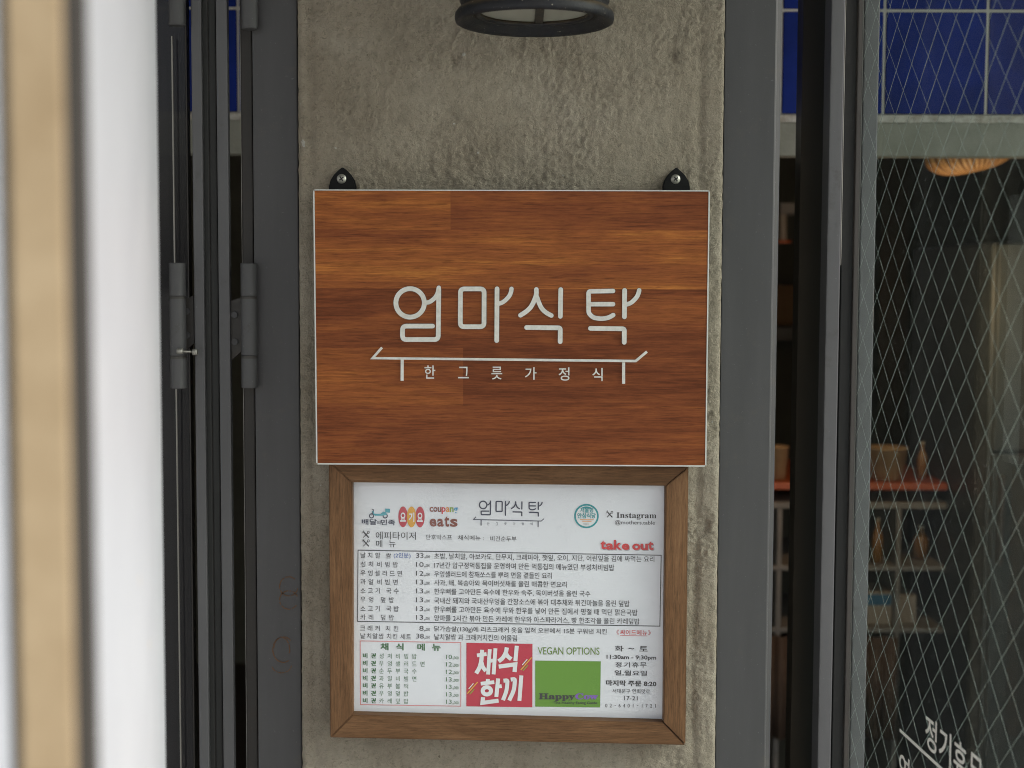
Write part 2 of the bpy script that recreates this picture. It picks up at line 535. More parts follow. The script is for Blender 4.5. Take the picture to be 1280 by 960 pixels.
def glass(name, tint=(.75, .8, .78), refl_rough=0.0, amount=1.0):
    m = bpy.data.materials.new(name); m.use_nodes = True
    t = m.node_tree; t.nodes.clear()
    out = t.nodes.new('ShaderNodeOutputMaterial'); mx = t.nodes.new('ShaderNodeMixShader')
    tr = t.nodes.new('ShaderNodeBsdfTransparent'); gl = t.nodes.new('ShaderNodeBsdfGlossy'); fr = t.nodes.new('ShaderNodeFresnel')
    fr.inputs[0].default_value = 1.5; tr.inputs[0].default_value = (*tint, 1); gl.inputs[0].default_value = (1, 1, 1, 1)
    gl.inputs['Roughness'].default_value = refl_rough
    mu = t.nodes.new('ShaderNodeMath'); mu.operation = 'MULTIPLY'; mu.inputs[1].default_value = amount
    t.links.new(fr.outputs[0], mu.inputs[0]); t.links.new(mu.outputs[0], mx.inputs[0])
    t.links.new(tr.outputs[0], mx.inputs[1]); t.links.new(gl.outputs[0], mx.inputs[2]); t.links.new(mx.outputs[0], out.inputs[0])
    return m


M['wired_glass'] = glass('clear_wired_glass', (.84, .89, .87), .0, .32)
m = M['glass_inner'] = bpy.data.materials.new('glass_inner_surface'); m.use_nodes = True
m.node_tree.nodes.clear()
_o = m.node_tree.nodes.new('ShaderNodeOutputMaterial'); _t = m.node_tree.nodes.new('ShaderNodeBsdfTransparent')
_t.inputs[0].default_value = (.93, .97, .95, 1); m.node_tree.links.new(_t.outputs[0], _o.inputs[0])
_g = M['wired_glass'].node_tree
_d = _g.nodes.new('ShaderNodeBsdfDiffuse'); _d.inputs[0].default_value = (.36, .40, .39, 1)
_x = _g.nodes.new('ShaderNodeMixShader'); _x.inputs[0].default_value = .032
_out = next(n_ for n_ in _g.nodes if n_.type == 'OUTPUT_MATERIAL'); _src = _out.inputs[0].links[0].from_socket
_g.links.new(_src, _x.inputs[1]); _g.links.new(_d.outputs[0], _x.inputs[2]); _g.links.new(_x.outputs[0], _out.inputs[0])
M['smoked_glass'] = glass('smoked_glass', (.42, .42, .43), .02, .7)
m = M['smoked_glass']; t = m.node_tree
_d = t.nodes.new('ShaderNodeBsdfDiffuse'); _d.inputs[0].default_value = (.055, .054, .057, 1)  # flat grey in the colour imitates the jamb mirrored in the pane
_x = t.nodes.new('ShaderNodeMixShader'); _x.inputs[0].default_value = .55
_out = next(n_ for n_ in t.nodes if n_.type == 'OUTPUT_MATERIAL'); _src = _out.inputs[0].links[0].from_socket
t.links.new(_src, _x.inputs[1]); t.links.new(_d.outputs[0], _x.inputs[2]); t.links.new(_x.outputs[0], _out.inputs[0])
M['wire'] = mat('galvanised_mesh_wire', (.25, .29, .27), .5, .1)
M['vinyl'] = mat('white_vinyl', (.72, .71, .66), .5)

# navy glazed tile
m = M['tile'] = mat('navy_glazed_tile', (.01, .02, .12), .25, spec=.06)
v = coords(m); n = tex_noise(m, v, 7, 4, .6)
c = ramp(m, n, [(.3, (.006, .018, .13)), (.7, (.014, .038, .29))]); L(m, c, bsdf(m).inputs['Base Color'])
bump(m, tex_noise(m, v, 22, 3), .15, .003)
M['grout'] = mat('pale_grout', (.60, .58, .53), .85)
m = M['concrete'] = mat('grey_green_render', (.34, .34, .29), .9)
v = coords(m); c = ramp(m, tex_noise(m, v, 18, 6, .65), [(.3, (.27, .275, .225)), (.7, (.36, .36, .31))]); L(m, c, bsdf(m).inputs['Base Color'])
bump(m, tex_noise(m, v, 140, 4, .6), .5, .002)
M['mortar'] = mat('white_mortar', (.66, .64, .58), .9)
m = M['mortar']; v = coords(m); c = ramp(m, tex_noise(m, v, 60, 4, .7), [(.35, (.40, .36, .30)), (.6, (.68, .66, .60))]); L(m, c, bsdf(m).inputs['Base Color'])


def rough_mat(name, a, b, sc=20, rough=.8, bs=.2):
    m = mat(name, a, rough); v = coords(m)
    L(m, ramp(m, tex_noise(m, v, sc, 6, .65), [(.3, a), (.7, b)]), bsdf(m).inputs['Base Color'])
    bump(m, tex_noise(m, v, sc * 12, 3), bs, .002)
    return m


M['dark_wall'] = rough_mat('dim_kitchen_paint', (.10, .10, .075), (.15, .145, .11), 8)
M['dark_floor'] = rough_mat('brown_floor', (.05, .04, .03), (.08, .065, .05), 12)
M['paving'] = rough_mat('grey_paving', (.30, .29, .27), (.40, .385, .355), 6)
M['shelf_paint'] = rough_mat('pale_shelf_paint', (.22, .21, .19), (.30, .28, .25), 20)
M['shelf_dark'] = rough_mat('brown_curtain', (.10, .065, .045), (.15, .10, .07), 20)
M['counter'] = rough_mat('orange_red_counter', (.42, .085, .025), (.55, .13, .04), 25, .4)
M['kraft'] = rough_mat('kraft_paper', (.42, .27, .13), (.52, .35, .18), 30)
M['bottle'] = mat('amber_bottle', (.30, .15, .05), .25)
M['bottle_cap'] = mat('bottle_cap', (.5, .42, .3), .4)
M['blue_label'] = mat('blue_label', (.05, .16, .26), .6)
M['card'] = rough_mat('carton', (.33, .28, .22), (.40, .34, .27), 20)
M['reflection'] = rough_mat('blue_grey_reflection', (.06, .075, .08), (.08, .095, .10), 10, .4, .05)
m = M['bamboo'] = mat('pleated_bamboo', (.55, .30, .10), .6)
v = coords(m); c = ramp(m, tex_noise(m, v, 60, 3), [(.3, (.32, .17, .06)), (.7, (.46, .27, .11))]); L(m, c, bsdf(m).inputs['Base Color'])
L(m, c, bsdf(m).inputs['Emission Color']); bsdf(m).inputs['Emission Strength'].default_value = .10
M['bamboo_gap'] = mat('dark_bamboo_slat', (.20, .09, .025), .7)
m = M['brick'] = mat('far_facade', (.35, .30, .26), .85)
v = coords(m); c = ramp(m, tex_noise(m, v, 3, 5), [(.3, (.30, .26, .22)), (.7, (.38, .33, .28))]); L(m, c, bsdf(m).inputs['Base Color'])
M['far_glass'] = mat('far_window_glass', (.04, .05, .06), .1)

# ------------------------------------------------------------------ setting
bm = BM(); s = 400
bm.faces.new([bm.verts.new(p) for p in ((-s, -s, 0), (s, -s, 0), (s, s, 0), (-s, s, 0))])
tag(obj('ground', bm, M['paving']), 'grey paving in front of the restaurant', 'ground', kind='structure')
TOP = 2.42

# plaster pillar, its face modelled with trowel lumps
YF = 0.0
pl0, pl1 = UX(374.6, YF), UX(900.5, YF)
pil = thing('plaster_pillar', ((pl0 + pl1) / 2, .12, 0), 'rough grey cement plaster pillar between the two charcoal door jambs', 'pillar')
bm = BM()
nx, z0, z1 = 260, .90, 2.0
nz = 600


def lump(x, z):
    e = 0.0
    e += .0030 * noise.noise(Vector((x * 7, z * 7, 3)))
    pat = max(0, min(1, .5 + 1.6 * noise.noise(Vector((x * 11, z * 11, 21)))))
    e += .0007 * noise.noise(Vector((x * 38, z * 34, 9)))
    e += (.0010 + .0026 * pat) * .34 * noise.turbulence(Vector((x * 120, z * 110, 5)), 4, False) + (.0007 + .0013 * pat) * noise.noise(Vector((x * 260, z * 250, 8)))
    el, er = x - pl0, pl1 - x
    top = max(0, min(1, (z - 1.2) * 3))
    ridge = math.exp(-((er - .024 - .002 * noise.noise(Vector((z * 5, 0, 1)))) / .0045) ** 2)
    e -= .0034 * ridge * (.55 + .45 * noise.noise(Vector((z * 7, 4, 4))))
    ridge = math.exp(-((el - .014 - .002 * noise.noise(Vector((z * 6, 7, 1)))) / .004) ** 2)
    e -= .0035 * ridge * (.5 + .5 * noise.noise(Vector((z * 9, 2, 4))))
    for d in (el, er):
        if d < .004: e -= .003 * (1 - d / .004) ** 2
    for gx, gz, rr, dp in ((pl0 + .012, 1.815, .010, .006), (pl0 + .016, 1.79, .008, .005), (pl0 + .010, 1.845, .006, .004), (-.06, 1.735, .010, .003),
                           (.165, 1.74, .006, .003), (.245, 1.13, .008, .003), (pl1 - .015, 1.25, .006, .004)):
        d2 = ((x - gx) ** 2 + ((z - gz) * .8) ** 2) / rr ** 2
        if d2 < 6: e -= dp * math.exp(-d2) * (1 + noise.noise(Vector((x * 200, z * 200, 0))))
    return e


grid = []
for j in range(nz + 1):
    z = z0 + (z1 - z0) * j / nz
    row = []
    for i in range(nx + 1):
        x = pl0 + (pl1 - pl0) * i / nx
        xe = x + (.0006 * noise.noise(Vector((z * 120, i, 0))) if i in (0, nx) else 0)
        row.append(bm.verts.new((xe, YF - lump(x, z), z)))
    grid.append(row)
for j in range(nz):
    for i in range(nx): bm.faces.new((grid[j][i], grid[j][i + 1], grid[j + 1][i + 1], grid[j + 1][i]))
bmesh.ops.recalc_face_normals(bm, faces=bm.faces)
for f in bm.faces:
    if f.normal.y > 0: f.normal_flip()
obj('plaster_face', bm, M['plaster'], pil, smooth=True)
bm = BM(); box(bm, pl0 + .001, pl1 - .001, .008, .26, 0, TOP)
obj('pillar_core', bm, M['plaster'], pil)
bm = BM(); box(bm, pl0, pl1, .0, .0075, 0, z0); box(bm, pl0, pl1, 0, .0075, z1, TOP)
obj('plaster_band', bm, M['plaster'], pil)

# ---- jambs and posts: upright profiles
def upright(parent, name, m, px0, px1, y0, y1, bev=.0012, z0=.05, z1=TOP, yref=None):
    yr = y0 if yref is None else yref
    bm = BM(); box(bm, UX(px0, yr), UX(px1, yr), y0, y1, z0, z1, bev)
    return obj(name, bm, m, parent)


lj = thing('door_jamb', (UX(347, .02), .05, 0), 'flat charcoal steel jamb with rust rings, left of the plaster pillar', 'door jamb')
upright(lj, 'jamb_face', M['jamb'], 318.8, 374.3, .012, .12)
upright(lj, 'stop_bead', M['jamb_dark'], 304.5, 318.2, .030, .12)
upright(lj, 'edge_line', M['bead'], 303.9, 304.3, .0295, .034, 0)
m = M['rust'] = rough_mat('rust', (.10, .05, .025), (.15, .08, .04), 90, .9)
bm = BM()
for cx, cy, rx, ry, a0, a1 in ((361, 733, 11.5, 12, .2, 5.6), (361, 750, 11.5, 11.5, 0.6, 5.9), (354, 812, 13, 16, 1.0, 5.5), (352, 812, 10, 15, 3.3, 6.6), (352, 832, 12, 9, .0, 3.1)):
    n = 34
    lst = []
    for k in range(n + 1):
        a = a0 + (a1 - a0) * k / n
        wob = 1 + .04 * noise.noise(Vector((a * 4, cx, cy)))
        lst.append((cx + rx * wob * math.cos(a), cy + ry * wob * math.sin(a)))
    for k in range(n):
        if noise.noise(Vector((k * .9, cx * 3, cy))) > -.22:
            ribbon(bm, lst[k:k + 2], 1.0 + .6 * random.random(), lambda x, y: U(x, y, .0115), cap=False)
tag(obj('rust_mark', bm, M['rust'], lj), 'brown rings of rust on the jamb')

rj = thing('door_jamb', (UX(935, .02), .05, 0), 'smooth charcoal steel jamb with a bevelled edge, right of the plaster pillar', 'door jamb')
bm = BM()
xa, xb = UX(900.8, .012), UX(962.5, .012)
prism(bm, [(xa, .012), (xb, .012), (xb + .0016, .0132), (xb + .0030, .020), (xb + .0085, .024), (xb + .0085, .13), (xa, .13)], .05, TOP)
obj('jamb_face', bm, M['jamb'], rj)

# left folding post: two grey flanges with the rubber seal between
lp = thing('folding_door_leaf', (UX(264, .03), .08, 0), 'grey edge-on folding door leaf with black rubber seal, beside the left jamb', 'door leaf')
PY = .010
for side, (a, b) in enumerate(((243.6, 256.4), (274.2, 288.2))):  # left flange and seal: solid copies of the right ones' mirror image
    upright(lp, 'flange', M['strip'], a, b, PY, .021, .0015)
upright(lp, 'seal', M['rubber'], 256.6, 264.4, .016, .034, .0015)
upright(lp, 'seal', M['rubber'], 264.9, 274.0, .016, .034, .0015)
upright(lp, 'seam', M['jamb_dark'], 264.45, 264.85, .017, .034, 0)
# smoked pane behind the left hinge
lg = thing('smoked_window_pane', (UX(210, .06), .06, 0), 'dark smoked glass pane in a slim frame left of the folding leaf', 'window pane')
upright(lg, 'pane', M['smoked_glass'], 60, 236.0, .060, .066, 0)
upright(lg, 'edge_strip', M['jamb_dark'], 236.2, 238.2, .056, .070, .0005)
rod = BM(); 
cyl(rod, (UX(219.5, .045), .048, .1), (UX(219.5, .045), .048, UZ(46, .045)), .0010, 8)
tag(obj('slim_rod', rod, M['steel']), 'thin bare steel rod running up through the left hinge barrel', 'rod')


def hinge(px, y_top, y_bot, label, plate, group):
    yb = .004
    c = U(px, (y_top + y_bot) / 2, yb)
    t = thing('barrel_hinge', c, label, 'hinge', group)
    r = 10.2 * 1.5 / FPX
    zt, zb = UZ(y_top, yb), UZ(y_bot, yb)
    n1, n2 = zt - (zt - zb) * .27, zt - (zt - zb) * .745
    for a, b in ((zt, n1 + .0006), (n1 - .0006, n2 + .0006), (n2 - .0006, zb)):
        bm = BM(); cyl(bm, (c.x, c.y, b), (c.x, c.y, a), r, 56)
        es = [e for e in bm.edges if abs(e.verts[0].co.z - e.verts[1].co.z) < 1e-6]
        bmesh.ops.bevel(bm, geom=es, offset=.0008, segments=1, affect='EDGES')
        obj('knuckle', bm, M['hinge'], t)
    for nn_ in (n1, n2):
        bm = BM(); cyl(bm, (c.x, c.y, nn_ - .0022), (c.x, c.y, nn_ + .0005), r * 1.01, 56)
        obj('washer', bm, M['jamb_dark'], t)
    if plate:
        x1 = UX(plate[1], yb + .012); x0 = UX(plate[0], yb + .012)
        za, zc = UZ(plate[2], yb), UZ(plate[3], yb)
        bm = BM(); slab(bm, [(x0, .016, za), (x1, .016, za + .004), (x1, .016, zc + .004), (x0, .016, zc - .006)], .022)
        pl = obj('plate', bm, M['jamb_dark'], t)
        for f in (.25, .75):
            bm = BM(); z = za + (zc - za) * f
            cyl(bm, ((x0 + x1) / 2 - .001, .0135, z), ((x0 + x1) / 2 - .001, .0162, z), .0035, 16)
            obj('bolt', bm, M['hinge'], pl)
    return t


HG = 'barrel hinges on the left door'
hinge(311.5, 330, 486, 'upright grey barrel hinge with bolted plate, against the left jamb at sign height', (288.6, 302, 378, 446), HG)
hinge(222.5, 330, 487, 'solid copy of the barrel hinge mirrored in the smoked pane, with a steel clip', (229, 243, 376, 436), HG)  # mirror image of the jamb hinge, built as a solid copy
hinge(311.5, -130, 38, 'cropped grey barrel hinge against the left jamb at the top edge of the view', None, HG)
hinge(220.5, -130, 34, 'cropped solid copy of the upper hinge mirrored in the smoked pane', None, HG)  # mirror image of the upper jamb hinge, also built solid
bm = BM()
a, b = U(225, 439, -.0095), U(243, 440, -.003)
cyl(bm, a, b, .0011, 10); cyl(bm, a + Vector((-.003, 0, 0)), a + Vector((.003, 0, 0)), .003, 12); cyl(bm, b + Vector((-.002, 0, 0)), b + Vector((.003, 0, 0)), .0034, 12)
tag(obj('metal_clip', bm, M['steel'], smooth=True), 'small shiny steel clip hooked across the left hinge barrel', 'clip')

# white panel with tan core, close to the lens at the left
n_pt = EYE + (ROT @ Vector(((106 - 640) / FPX, 0, -1))) * .40
f_pt = EYE + (ROT @ Vector(((201 - 640) / FPX, 0, -1))) * .97
dv = Vector((f_pt.x - n_pt.x, f_pt.y - n_pt.y, 0)); ln = dv.length; dv.normalize()
ex = Vector((-dv.y, dv.x, 0))
if ex.x > 0: ex = -ex
wp = thing('panel_door', (n_pt.x, n_pt.y, 0), 'white panel door with bare tan core edge, close to the lens at the left', 'door')


def pan(name, m, t0, t1, s0, s1, bev=0.0):
    bm = BM()
    P0 = Vector((n_pt.x, n_pt.y, 0))
    q = [P0 + dv * a + ex * b for a, b in ((s0, t0), (s1, t0), (s1, t1), (s0, t1))]
    prism(bm, [(p.x, p.y) for p in q], .04, TOP - .03, bev)
    return obj(name, bm, m, wp, smooth=False)


pan('joint_shade_strip', M['joint_shade'], -.0012, .0040, 0, .0140)  # dark joint widened to imitate shade on the skin beside the core
pan('inner_skin', M['white_paint'], 0, .0040, .0143, ln, .0004)
pan('core', M['mdf'], .0042, .0192, -.001, ln - .002, .0012)
pan('outer_joint', M['jamb'], .0194, .0216, .004, ln - .004)
pan('outer_skin', M['white_paint'], .0218, .031, 0, ln, .0015)

# right fixed post
rp = thing('door_post', (UX(1040, .05), .08, 0), 'dark steel door post of stepped grey strips, right of the open gap', 'door post')
bm = BM()
x0, x1 = UX(996, .10), UX(1030.5, .03)
prism(bm, [(x0, .10), (x1, .034), (x1, .13), (x0, .13)], .05, TOP)
obj('dark_channel', bm, M['black'], rp)
upright(rp, 'front_strip', M['strip'], 1030.7, 1047.6, .016, .12, .0014)
upright(rp, 'sealant_line', M['bead'], 1047.9, 1048.6, .026, .060, 0, z0=UZ(330, .026))
upright(rp, 'recess', M['rubber'], 1048.8, 1063.5, .034, .12, .001)
upright(rp, 'recess_lip', M['jamb_dark'], 1064.0, 1071.0, .028, .12, .001)
upright(rp, 'back_strip', M['strip'], 1071.4, 1090.5, .040, .12, .0014)

# wired glass leaf standing open towards the street
HX, HY = UX(1067.5, 0), 0.0
ud = Vector((.0640, -.998, 0)).normalized(); un = Vector((ud.y, -ud.x, 0))
if un.x > 0: un = -un                                              # towards the lens side


def G(t, z, off=0.0):
    p = Vector((HX, HY, 0)) + ud * t + un * off
    return Vector((p.x, p.y, z))


def GP(px, py, off=0.0):
    """(t, z) on the leaf for a photo pixel"""
    d = ROT @ Vector(((px - 640) / FPX, -(py - 480) / FPX, -1))
    n = un; p0 = Vector((HX, HY, 0)) + un * off
    k = (p0 - EYE).dot(n) / d.dot(n)
    return (EYE + d * k)


gl = thing('wired_glass_leaf', (HX, HY, 0), 'open door leaf of wired glass with white lettering, at the right', 'glass door')
LW, ZB, ZT = .62, .30, 2.36
bm = BM()
prism(bm, [tuple(G(a, 0, o)[:2]) for a, o in ((.004, 0), (LW, 0), (LW, -.0068), (.004, -.0068))], ZB, ZT)
for f in bm.faces: f.material_index = 0 if f.normal.dot(un) > .5 else 1
pane = obj('pane', bm, [M['wired_glass'], M['glass_inner']], gl)
bm = BM()
pitch = .0436
zoff = None
for sgn in (1, -1):
    k0 = -int((ZT - ZB) / pitch) - 4
    for k in range(k0 * 2, -k0 * 2):
        # t = tk + sgn*(z - zr)
        zr = EYE.z - .168
        tk = .0811 + k * pitch + (.012 if sgn < 0 else 0)
        # clip to pane
        za, zb_ = ZB, ZT
        lo, hi = (.006 - tk) / sgn + zr, (LW - .006 - tk) / sgn + zr
        lo, hi = min(lo, hi), max(lo, hi)
        za, zb_ = max(za, lo), min(zb_, hi)
        if zb_ - za < .01: continue
        o = -.0012 if sgn > 0 else -.0020
        cyl(bm, G(tk + sgn * (za - zr), za, o), G(tk + sgn * (zb_ - zr), zb_, o), .00021 if sgn > 0 else .00012, 5, False)
obj('wire_mesh', bm, M['wire'], pane)
bm = BM(); prism(bm, [tuple(G(a, 0, o)[:2]) for a, o in ((LW + .0005, .010), (LW + .04, .010), (LW + .04, -.020), (LW + .0005, -.020))], .06, TOP - .02)
obj('stile', bm, M['jamb'], gl)
for za, zb_ in ((.06, ZB - .001), (ZT + .001, TOP - .02)):
    bm = BM(); prism(bm, [tuple(G(a, 0, o)[:2]) for a, o in ((.004, .010), (LW, .010), (LW, -.020), (.004, -.020))], za, zb_)
    obj('rail', bm, M['jamb'], gl)
# lettering on the leaf
bm = BM()
tA = (GP(1157, 905) - Vector((HX, HY, 0))).dot(ud)
zA = GP(1157, 891).z


def gtext(s, t0, wdt, ztop, h, bold=.012):
    vs, fs = glyphs(s, bold, 4)
    ax, bx_ = min(v[0] for v in vs), max(v[0] for v in vs); ay, by = min(v[1] for v in vs), max(v[1] for v in vs)
    add_flat(bm, vs, fs, lambda u, v: G(t0 + (u - ax) * wdt / (bx_ - ax), ztop - h + (v - ay) * h / (by - ay), .00012))


for i, ch in enumerate('정기휴무'):
    gtext(ch, tA + i * .0345, .0285, zA, .0305)
pA = GP(1124.7, 910.4); tB = (pA - Vector((HX, HY, 0))).dot(ud)
zB_ = pA.z
bm.faces.new([bm.verts.new(G(a, b, .00012)) for a, b in ((tB, zB_), (tB + .17, zB_), (tB + .17, zB_ - .0032), (tB, zB_ - .0032))])
pC = GP(1124.5, 938); tC = (pC - Vector((HX, HY, 0))).dot(ud)
gtext('영', tC, .0285, pC.z, .0305)
obj('lettering', bm, M['vinyl'], gl)

# canopy and header over the opening, facade either side
cn = thing('canopy', (0, -.3, TOP), 'plain grey concrete canopy out of view, shaped to shade the shop front', 'canopy')
bm = BM(); box(bm, -3.2, 1.25, -1.75, .30, TOP + .004, TOP + .22, .01)  # unseen overhang; reach and right end set to shade and steer the sun
obj('canopy_slab', bm, M['concrete'], cn)
bm = BM(); box(bm, -3.2, 3.2, -.02, .30, TOP + .222, 5.2)
tag(obj('upper_wall', bm, M['concrete']), 'grey rendered wall above the canopy', 'wall')
for sx, lb in ((-1, 'left'), (1, 'right')):
    bm = BM(); box(bm, *sorted((sx * 1.35, sx * 3.2)), .0, .26, 0, TOP)
    tag(obj('side_wall', bm, M['concrete']), 'grey rendered wall closing the shop front on the %s' % lb, 'wall')

# ------------------------------------------------------------------ kitchen behind
YB = .60
bh = thing('tiled_bulkhead', (0, YB, UZ(195, YB)), 'bulkhead of navy tiles over a grey rendered beam, behind the doors', 'bulkhead')
zt_ = UZ(141.5, YB); zl = UZ(151, YB); zu = UZ(194, YB)
tp = .1500
gx0 = UX(1105.3, YB, 80); gz0 = UZ(13, YB, 1100)
bm = BM()
gw = .0022
gxl = UX(297.5, YB, 80)
for i in range(-9, 6):
    for k in range(0, 5):
        xa = (gx0 if i > -4 else gxl + 6 * tp) + i * tp + gw; xb = xa + tp - 2 * gw
        za = gz0 + (k - 1) * tp + gw; zb_ = za + tp - 2 * gw
        if k == 0: za = zt_ + .001
        box(bm, xa, xb, YB, YB + .008, za, zb_, .0012, 1)
obj('tile_face', bm, M['tile'], bh)
bm = BM(); box(bm, -1.34, 1.34, YB + .0025, YB + .02, zt_, 2.42)
obj('grout_bed', bm, M['grout'], bh)
bm = BM()
nseg = 120
prev = None
for i in range(nseg + 1):
    x = -1.34 + 2.68 * i / nseg
    zb_ = zl + .003 * noise.noise(Vector((x * 30, 2, 3))) - .001
    a = bm.verts.new((x, YB - .004, zt_ - .0015)); b = bm.verts.new((x, YB - .006, zb_))
    if prev: bm.faces.new((prev[0], a, b, prev[1]))
    prev = (a, b)
obj('mortar_line', bm, M['mortar'], bh)
bm = BM(); box(bm, -1.34, 1.34, YB - .003, YB + .030, zu, zt_ - .002, .003)
obj('beam', bm, M['concrete'], bh)
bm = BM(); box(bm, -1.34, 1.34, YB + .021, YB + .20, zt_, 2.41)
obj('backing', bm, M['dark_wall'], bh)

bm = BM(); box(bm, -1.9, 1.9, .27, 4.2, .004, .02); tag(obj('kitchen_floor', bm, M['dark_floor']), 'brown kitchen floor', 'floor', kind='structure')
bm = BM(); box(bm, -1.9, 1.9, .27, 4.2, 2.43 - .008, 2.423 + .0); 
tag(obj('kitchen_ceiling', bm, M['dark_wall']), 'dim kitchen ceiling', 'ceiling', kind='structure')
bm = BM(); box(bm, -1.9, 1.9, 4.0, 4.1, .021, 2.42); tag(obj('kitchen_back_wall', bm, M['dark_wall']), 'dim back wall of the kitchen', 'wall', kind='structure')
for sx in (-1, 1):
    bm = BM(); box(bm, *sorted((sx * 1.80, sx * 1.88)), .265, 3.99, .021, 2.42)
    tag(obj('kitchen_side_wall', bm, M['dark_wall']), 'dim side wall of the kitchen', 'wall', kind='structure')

# pendant: pleated bamboo dome, lit
PYY = 1.25
pc = U(1214, 188, PYY)
pd = thing('pendant_lamp', (pc.x, pc.y, pc.z), 'lit orange pendant lamp with pleated bamboo shade behind the wired glass', 'pendant lamp')
bm = BM()
seg = 88; rings = []
kx = (PYY + 1.5) / FPX
tilt = Matrix.Rotation(R(-13), 3, 'Y')
for j in range(17):
    a = .10 + (math.pi - .2) * j / 16
    ring = []
    for i in range(seg):
        th = 2 * math.pi * i / seg
        rr = 56 * kx * (math.sin(a) ** .7) * (1 + (.02 if i % 4 < 2 else -.02))
        ring.append(bm.verts.new(pc + tilt @ Vector((rr * math.cos(th), rr * math.sin(th), 27 * kx * math.cos(a)))))
    rings.append(ring)
for a, b in zip(rings[:-1], rings[1:]):
    for i in range(seg): bm.faces.new((a[i], a[(i + 1) % seg], b[(i + 1) % seg], b[i])).material_index = i % 2
bm.faces.new(rings[0]); bm.faces.new(rings[-1][::-1])
bmesh.ops.recalc_face_normals(bm, faces=bm.faces)
obj('shade', bm, [M['bamboo'], M['bamboo_gap']], pd)
bm = BM(); cyl(bm, (pc.x, pc.y, pc.z + .03), (pc.x, pc.y, 2.41), .003, 8)
obj('cord', bm, M['bracket'], pd)
pl_ = bpy.data.lights.new('pendant_glow', 'POINT'); pl_.energy = 1.6; pl_.color = (1, .62, .32); pl_.shadow_soft_size = .04
po = bpy.data.objects.new('pendant_glow', pl_); COL.objects.link(po); po.location = (-.02, .0, -.30); po.parent = pd

# counter and shelving
YC = 1.75
cz = UZ(602, YC)
ct = thing('serving_counter', (UX(1100, YC), YC, 0), 'pale shelf unit with an orange red counter top inside the kitchen', 'counter')
bm = BM(); box(bm, UX(940, YC), UX(1188, YC), YC, YC + .45, UZ(611, YC), cz, .003)
obj('counter_top', bm, M['counter'], ct)
bm = BM(); box(bm, UX(935, YC), UX(1255, YC), YC + .02, YC + .40, UZ(636, YC), UZ(628, YC), .002); obj('shelf', bm, M['shelf_paint'], ct)
bm = BM(); box(bm, UX(935, YC), UX(1255, YC), YC + .02, YC + .40, UZ(714, YC), UZ(708, YC), .002); obj('shelf', bm, M['shelf_paint'], ct)
bm = BM(); box(bm, UX(935, YC), UX(1255, YC), YC + .02, YC + .40, UZ(792, YC), UZ(786, YC), .002); obj('shelf', bm, M['shelf_paint'], ct)
for px in (977, 1128, 1192):
    bm = BM(); box(bm, UX(px, YC), UX(px + 6, YC), YC + .022, YC + .395, .02, UZ(636.5, YC), .001); obj('upright', bm, M['shelf_paint'], ct)
bm = BM(); box(bm, UX(935, YC), UX(1255, YC), YC + .41, YC + .42, .02, UZ(612, YC)); obj('back_panel', bm, M['dark_wall'], ct)
bm = BM()
xs = [UX(930, YC) + (UX(1130, YC) - UX(930, YC)) * i / 60 for i in range(61)]
prev = None
for i, x in enumerate(xs):
    y = YC + .015 + .012 * math.sin(i * 1.05) + .006 * math.sin(i * 2.3)
    a, b = bm.verts.new((x, y, UZ(796, YC))), bm.verts.new((x, y, UZ(924, YC)))
    if prev: bm.faces.new((prev[0], a, b, prev[1]))
    prev = (a, b)
cu_ = obj('curtain', bm, M['shelf_dark'], smooth=True)
sol = cu_.modifiers.new('thickness', 'SOLIDIFY'); sol.thickness = .003
tag(cu_, 'brown pleated curtain hung across the lower shelf of the counter', 'curtain')


def cup(px, py_top, py_bot, wpx, label, m):
    b = U(px, py_bot, YC + .06); r = wpx / 2 * (YC + 1.56) / FPX; h = UZ(py_top, YC + .06) - b.z
    t = thing('cup', (b.x, b.y, cz + .001), label, 'cup')
    bm = BM(); lathe(bm, [(.0001, 0), (r * .78, 0), (r, h), (r * 1.04, h), (r * 1.04, h + .004), (r * .96, h + .004), (r * .74, .006), (.0001, .006)], (b.x, b.y, cz + .001), 32)
    obj('cup_body', bm, m, t, smooth=True)


cup(972, 560, 600, 26, 'kraft paper cup stacked on the orange counter, seen through the gap', M['kraft'])
cup(1108, 560, 600, 50, 'wide kraft paper bowl on the orange counter behind the wired glass', M['kraft'])


def bottle(px, py_t, py_b, wpx, y, zb, label, m):
    c = U(px, py_b, y); r = wpx / 2 * (y + 1.5) / FPX; h = UZ(py_t, y) - zb
    t = thing('bottle', (c.x, y, zb), label, 'bottle', 'bottles in the kitchen')
    bm = BM(); lathe(bm, [(.0001, 0), (r, 0), (r, h * .55), (r * .85, h * .65), (r * .36, h * .78), (r * .34, h * .93)], (c.x, y, zb), 24)
    obj('glass_body', bm, m, t, smooth=True)
    bm = BM(); lathe(bm, [(.0001, h * .93), (r * .42, h * .93), (r * .42, h), (.0001, h)], (c.x, y, zb), 20)
    obj('cap', bm, M['bottle_cap'], t)


bottle(1152, 550, 600, 13, YC + .08, cz + .001, 'slim amber bottle standing on the orange counter beside the bowl', M['bottle'])
z2 = UZ(708, YC)
bottle(1096, 645, 708, 14, YC + .06, z2 + .001, 'amber bottle with pale cap on the upper shelf behind the post', M['bottle'])
bottle(1116, 665, 708, 14, YC + .16, z2 + .001, 'dark short bottle on the upper shelf beside the amber bottle', M['blue_label'])
bottle(1150, 655, 708, 20, YC + .12, z2 + .001, 'wide amber bottle on the upper shelf behind the mesh wires', M['bottle'])
z3 = UZ(786, YC)


